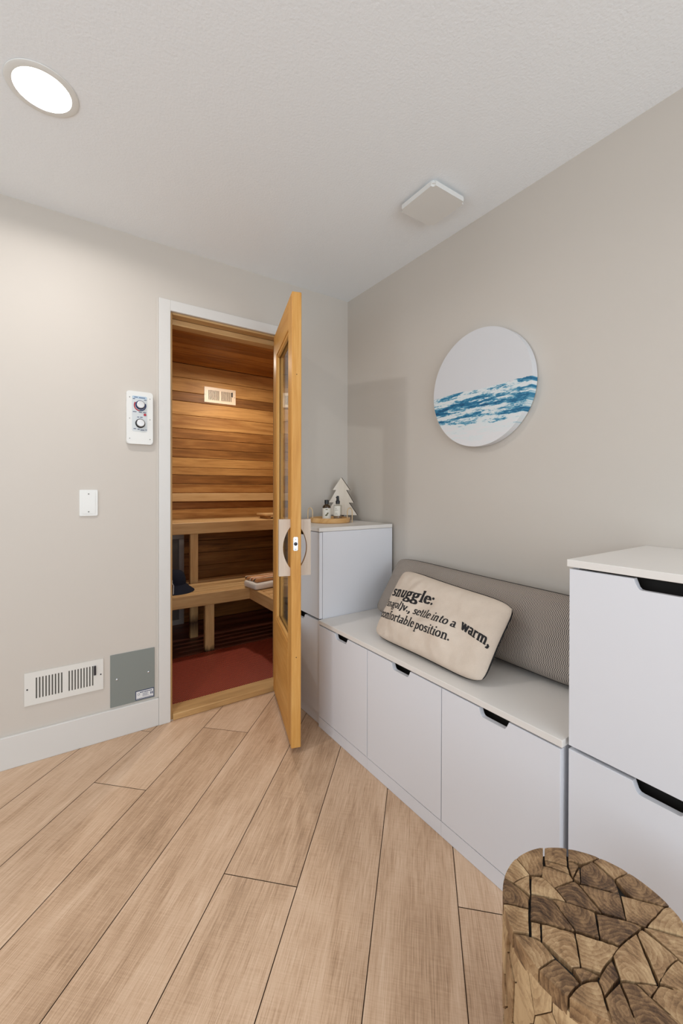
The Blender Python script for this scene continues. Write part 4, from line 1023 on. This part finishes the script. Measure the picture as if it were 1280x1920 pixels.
for pl, kind in allc:
    if len(pl) < 3: continue
    ar = sum(pl[i-1][0]*pl[i][1]-pl[i][0]*pl[i-1][1] for i in range(len(pl)))
    if ar < 0: pl = pl[::-1]
    c = (sum(p[0] for p in pl)/len(pl), sum(p[1] for p in pl)/len(pl))
    # densify and shrink a little so that dark cracks stay open
    q = []
    pl = [((x*SR/math.hypot(x, y), y*SR/math.hypot(x, y)) if math.hypot(x, y) > SR*0.955 else (x, y)) for x, y in pl]
    for i in range(len(pl)):
        a, b_ = pl[i], pl[(i+1) % len(pl)]; l_ = math.hypot(b_[0]-a[0], b_[1]-a[1]); n_ = max(1, int(l_/0.007))
        if math.hypot(*a) > SR*0.99 and math.hypot(*b_) > SR*0.99:
            for k in range(n_):
                f_ = k/n_; x_, y_ = a[0]+(b_[0]-a[0])*f_, a[1]+(b_[1]-a[1])*f_; h_ = math.hypot(x_, y_); q.append((x_*SR/h_, y_*SR/h_))
            continue
        for k in range(n_):
            f_ = k/n_; j_ = 0.0006 if 0 < k else 0
            q.append((a[0]+(b_[0]-a[0])*f_+rs.uniform(-j_, j_), a[1]+(b_[1]-a[1])*f_+rs.uniform(-j_, j_)))
    sh = []
    for p in q:
        d_ = math.hypot(p[0]-c[0], p[1]-c[1]) or 1; k = max(0.6, (d_-0.0011)/d_); sh.append((c[0]+(p[0]-c[0])*k, c[1]+(p[1]-c[1])*k))
    zt_ = SZ+rs.uniform(-0.0012, 0.0008)-0.001*kind; tx, ty = rs.uniform(-0.01, 0.01), rs.uniform(-0.01, 0.01)
    top = [bm.verts.new((SC.x+p[0], SC.y+p[1], zt_+tx*(p[0]-c[0])+ty*(p[1]-c[1]))) for p in sh]
    low = [bm.verts.new((SC.x+p[0], SC.y+p[1], SZ-0.03)) for p in sh]
    fs = [bm.faces.new(top)]
    for i in range(len(sh)): fs.append(bm.faces.new((low[i], low[(i+1) % len(sh)], top[(i+1) % len(sh)], top[i])))
    tn_ = rs.random(); gx, gy = rs.uniform(-0.05, 0.05), rs.uniform(-0.05, 0.05); zo = rs.uniform(0, 5)
    for f in fs:
        for lp in f.loops:
            v_ = lp.vert.co; lp[L_].uv = (v_.x-SC.x-c[0]+gx+(SZ-v_.z)*0.5, v_.y-SC.y-c[1]+gy); lp[T_] = (tn_, tn_, tn_, 1)
    bmesh.ops.bevel(bm, geom=list(fs[0].edges), offset=0.0009, segments=1, affect='EDGES')
new_obj('top', bm, M_teak, t)
bm = bmesh.new(); lathe(bm, [(0, 0.001), (SR-0.009, 0.001), (SR-0.009, SZ-0.010), (0, SZ-0.010)], SC, 48, False); new_obj('core', bm, M_dark, t)
# side chips
sites = []; per = 2*PI*SR
tries = 0
while tries < 6000:
    tries += 1; x, z_ = rs.uniform(0, per), rs.uniform(0.0, SZ-0.02)
    if all(math.hypot(min(abs(x-p[0]), per-abs(x-p[0]))*1.5, (z_-p[1])*0.75) > 0.046 for p in sites): sites.append((x, z_))
ss = sites+[(x+per, z_) for x, z_ in sites]+[(x-per, z_) for x, z_ in sites]
cells = voronoi([(x*1.5, z_*0.75) for x, z_ in ss], [(-per*1.6, 0.001*0.75), (per*3.2, 0.001*0.75), (per*3.2, (SZ-0.022)*0.75), (-per*1.6, (SZ-0.022)*0.75)])[:len(sites)]
bm = bmesh.new(); L_ = uvl(bm); T_ = bm.loops.layers.float_color.new('tone')
for c in cells:
    c = [(x/1.5, z_/0.75) for x, z_ in c]
    if len(c) < 3: continue
    cc = (sum(p[0] for p in c)/len(c), sum(p[1] for p in c)/len(c))
    q = []
    for i in range(len(c)):
        a, b_ = c[i], c[(i+1) % len(c)]; l_ = math.hypot(b_[0]-a[0], b_[1]-a[1]); n_ = max(1, int(l_/0.012))
        for k in range(n_): q.append((a[0]+(b_[0]-a[0])*k/n_, a[1]+(b_[1]-a[1])*k/n_))
    sh = [(cc[0]+(p[0]-cc[0])*max(.5, 1-0.0012/max(1e-4, math.hypot(p[0]-cc[0], p[1]-cc[1]))), cc[1]+(p[1]-cc[1])*max(.5, 1-0.0012/max(1e-4, math.hypot(p[0]-cc[0], p[1]-cc[1])))) for p in q]
    ro = SR-rs.uniform(0.0, 0.006)
    out_ = [bm.verts.new((SC.x+ro*math.cos(p[0]/SR), SC.y+ro*math.sin(p[0]/SR), p[1])) for p in sh]
    in_ = [bm.verts.new((SC.x+(ro-0.018)*math.cos(p[0]/SR), SC.y+(ro-0.018)*math.sin(p[0]/SR), p[1])) for p in sh]
    fs = []; cv = bm.verts.new((SC.x+(ro+0.0015)*math.cos(cc[0]/SR), SC.y+(ro+0.0015)*math.sin(cc[0]/SR), cc[1]))
    for i in range(len(sh)):
        j = (i+1) % len(sh); fs.append(bm.faces.new((out_[i], out_[j], cv))); fs.append(bm.faces.new((in_[i], in_[j], out_[j], out_[i])))
    tn_ = rs.random(); gx = rs.uniform(-0.06, 0.06); gy = rs.uniform(-0.06, 0.06)
    for f in fs:
        for lp in f.loops:
            v_ = lp.vert.co; an = math.atan2(v_.y-SC.y, v_.x-SC.x); dx = ((an-cc[0]/SR+PI) % (2*PI)-PI)*SR
            lp[L_].uv = (dx+gx, (v_.z-cc[1])*0.45+gy); lp[T_] = (tn_, tn_, tn_, 1)
new_obj('side', bm, M_teaks, t)
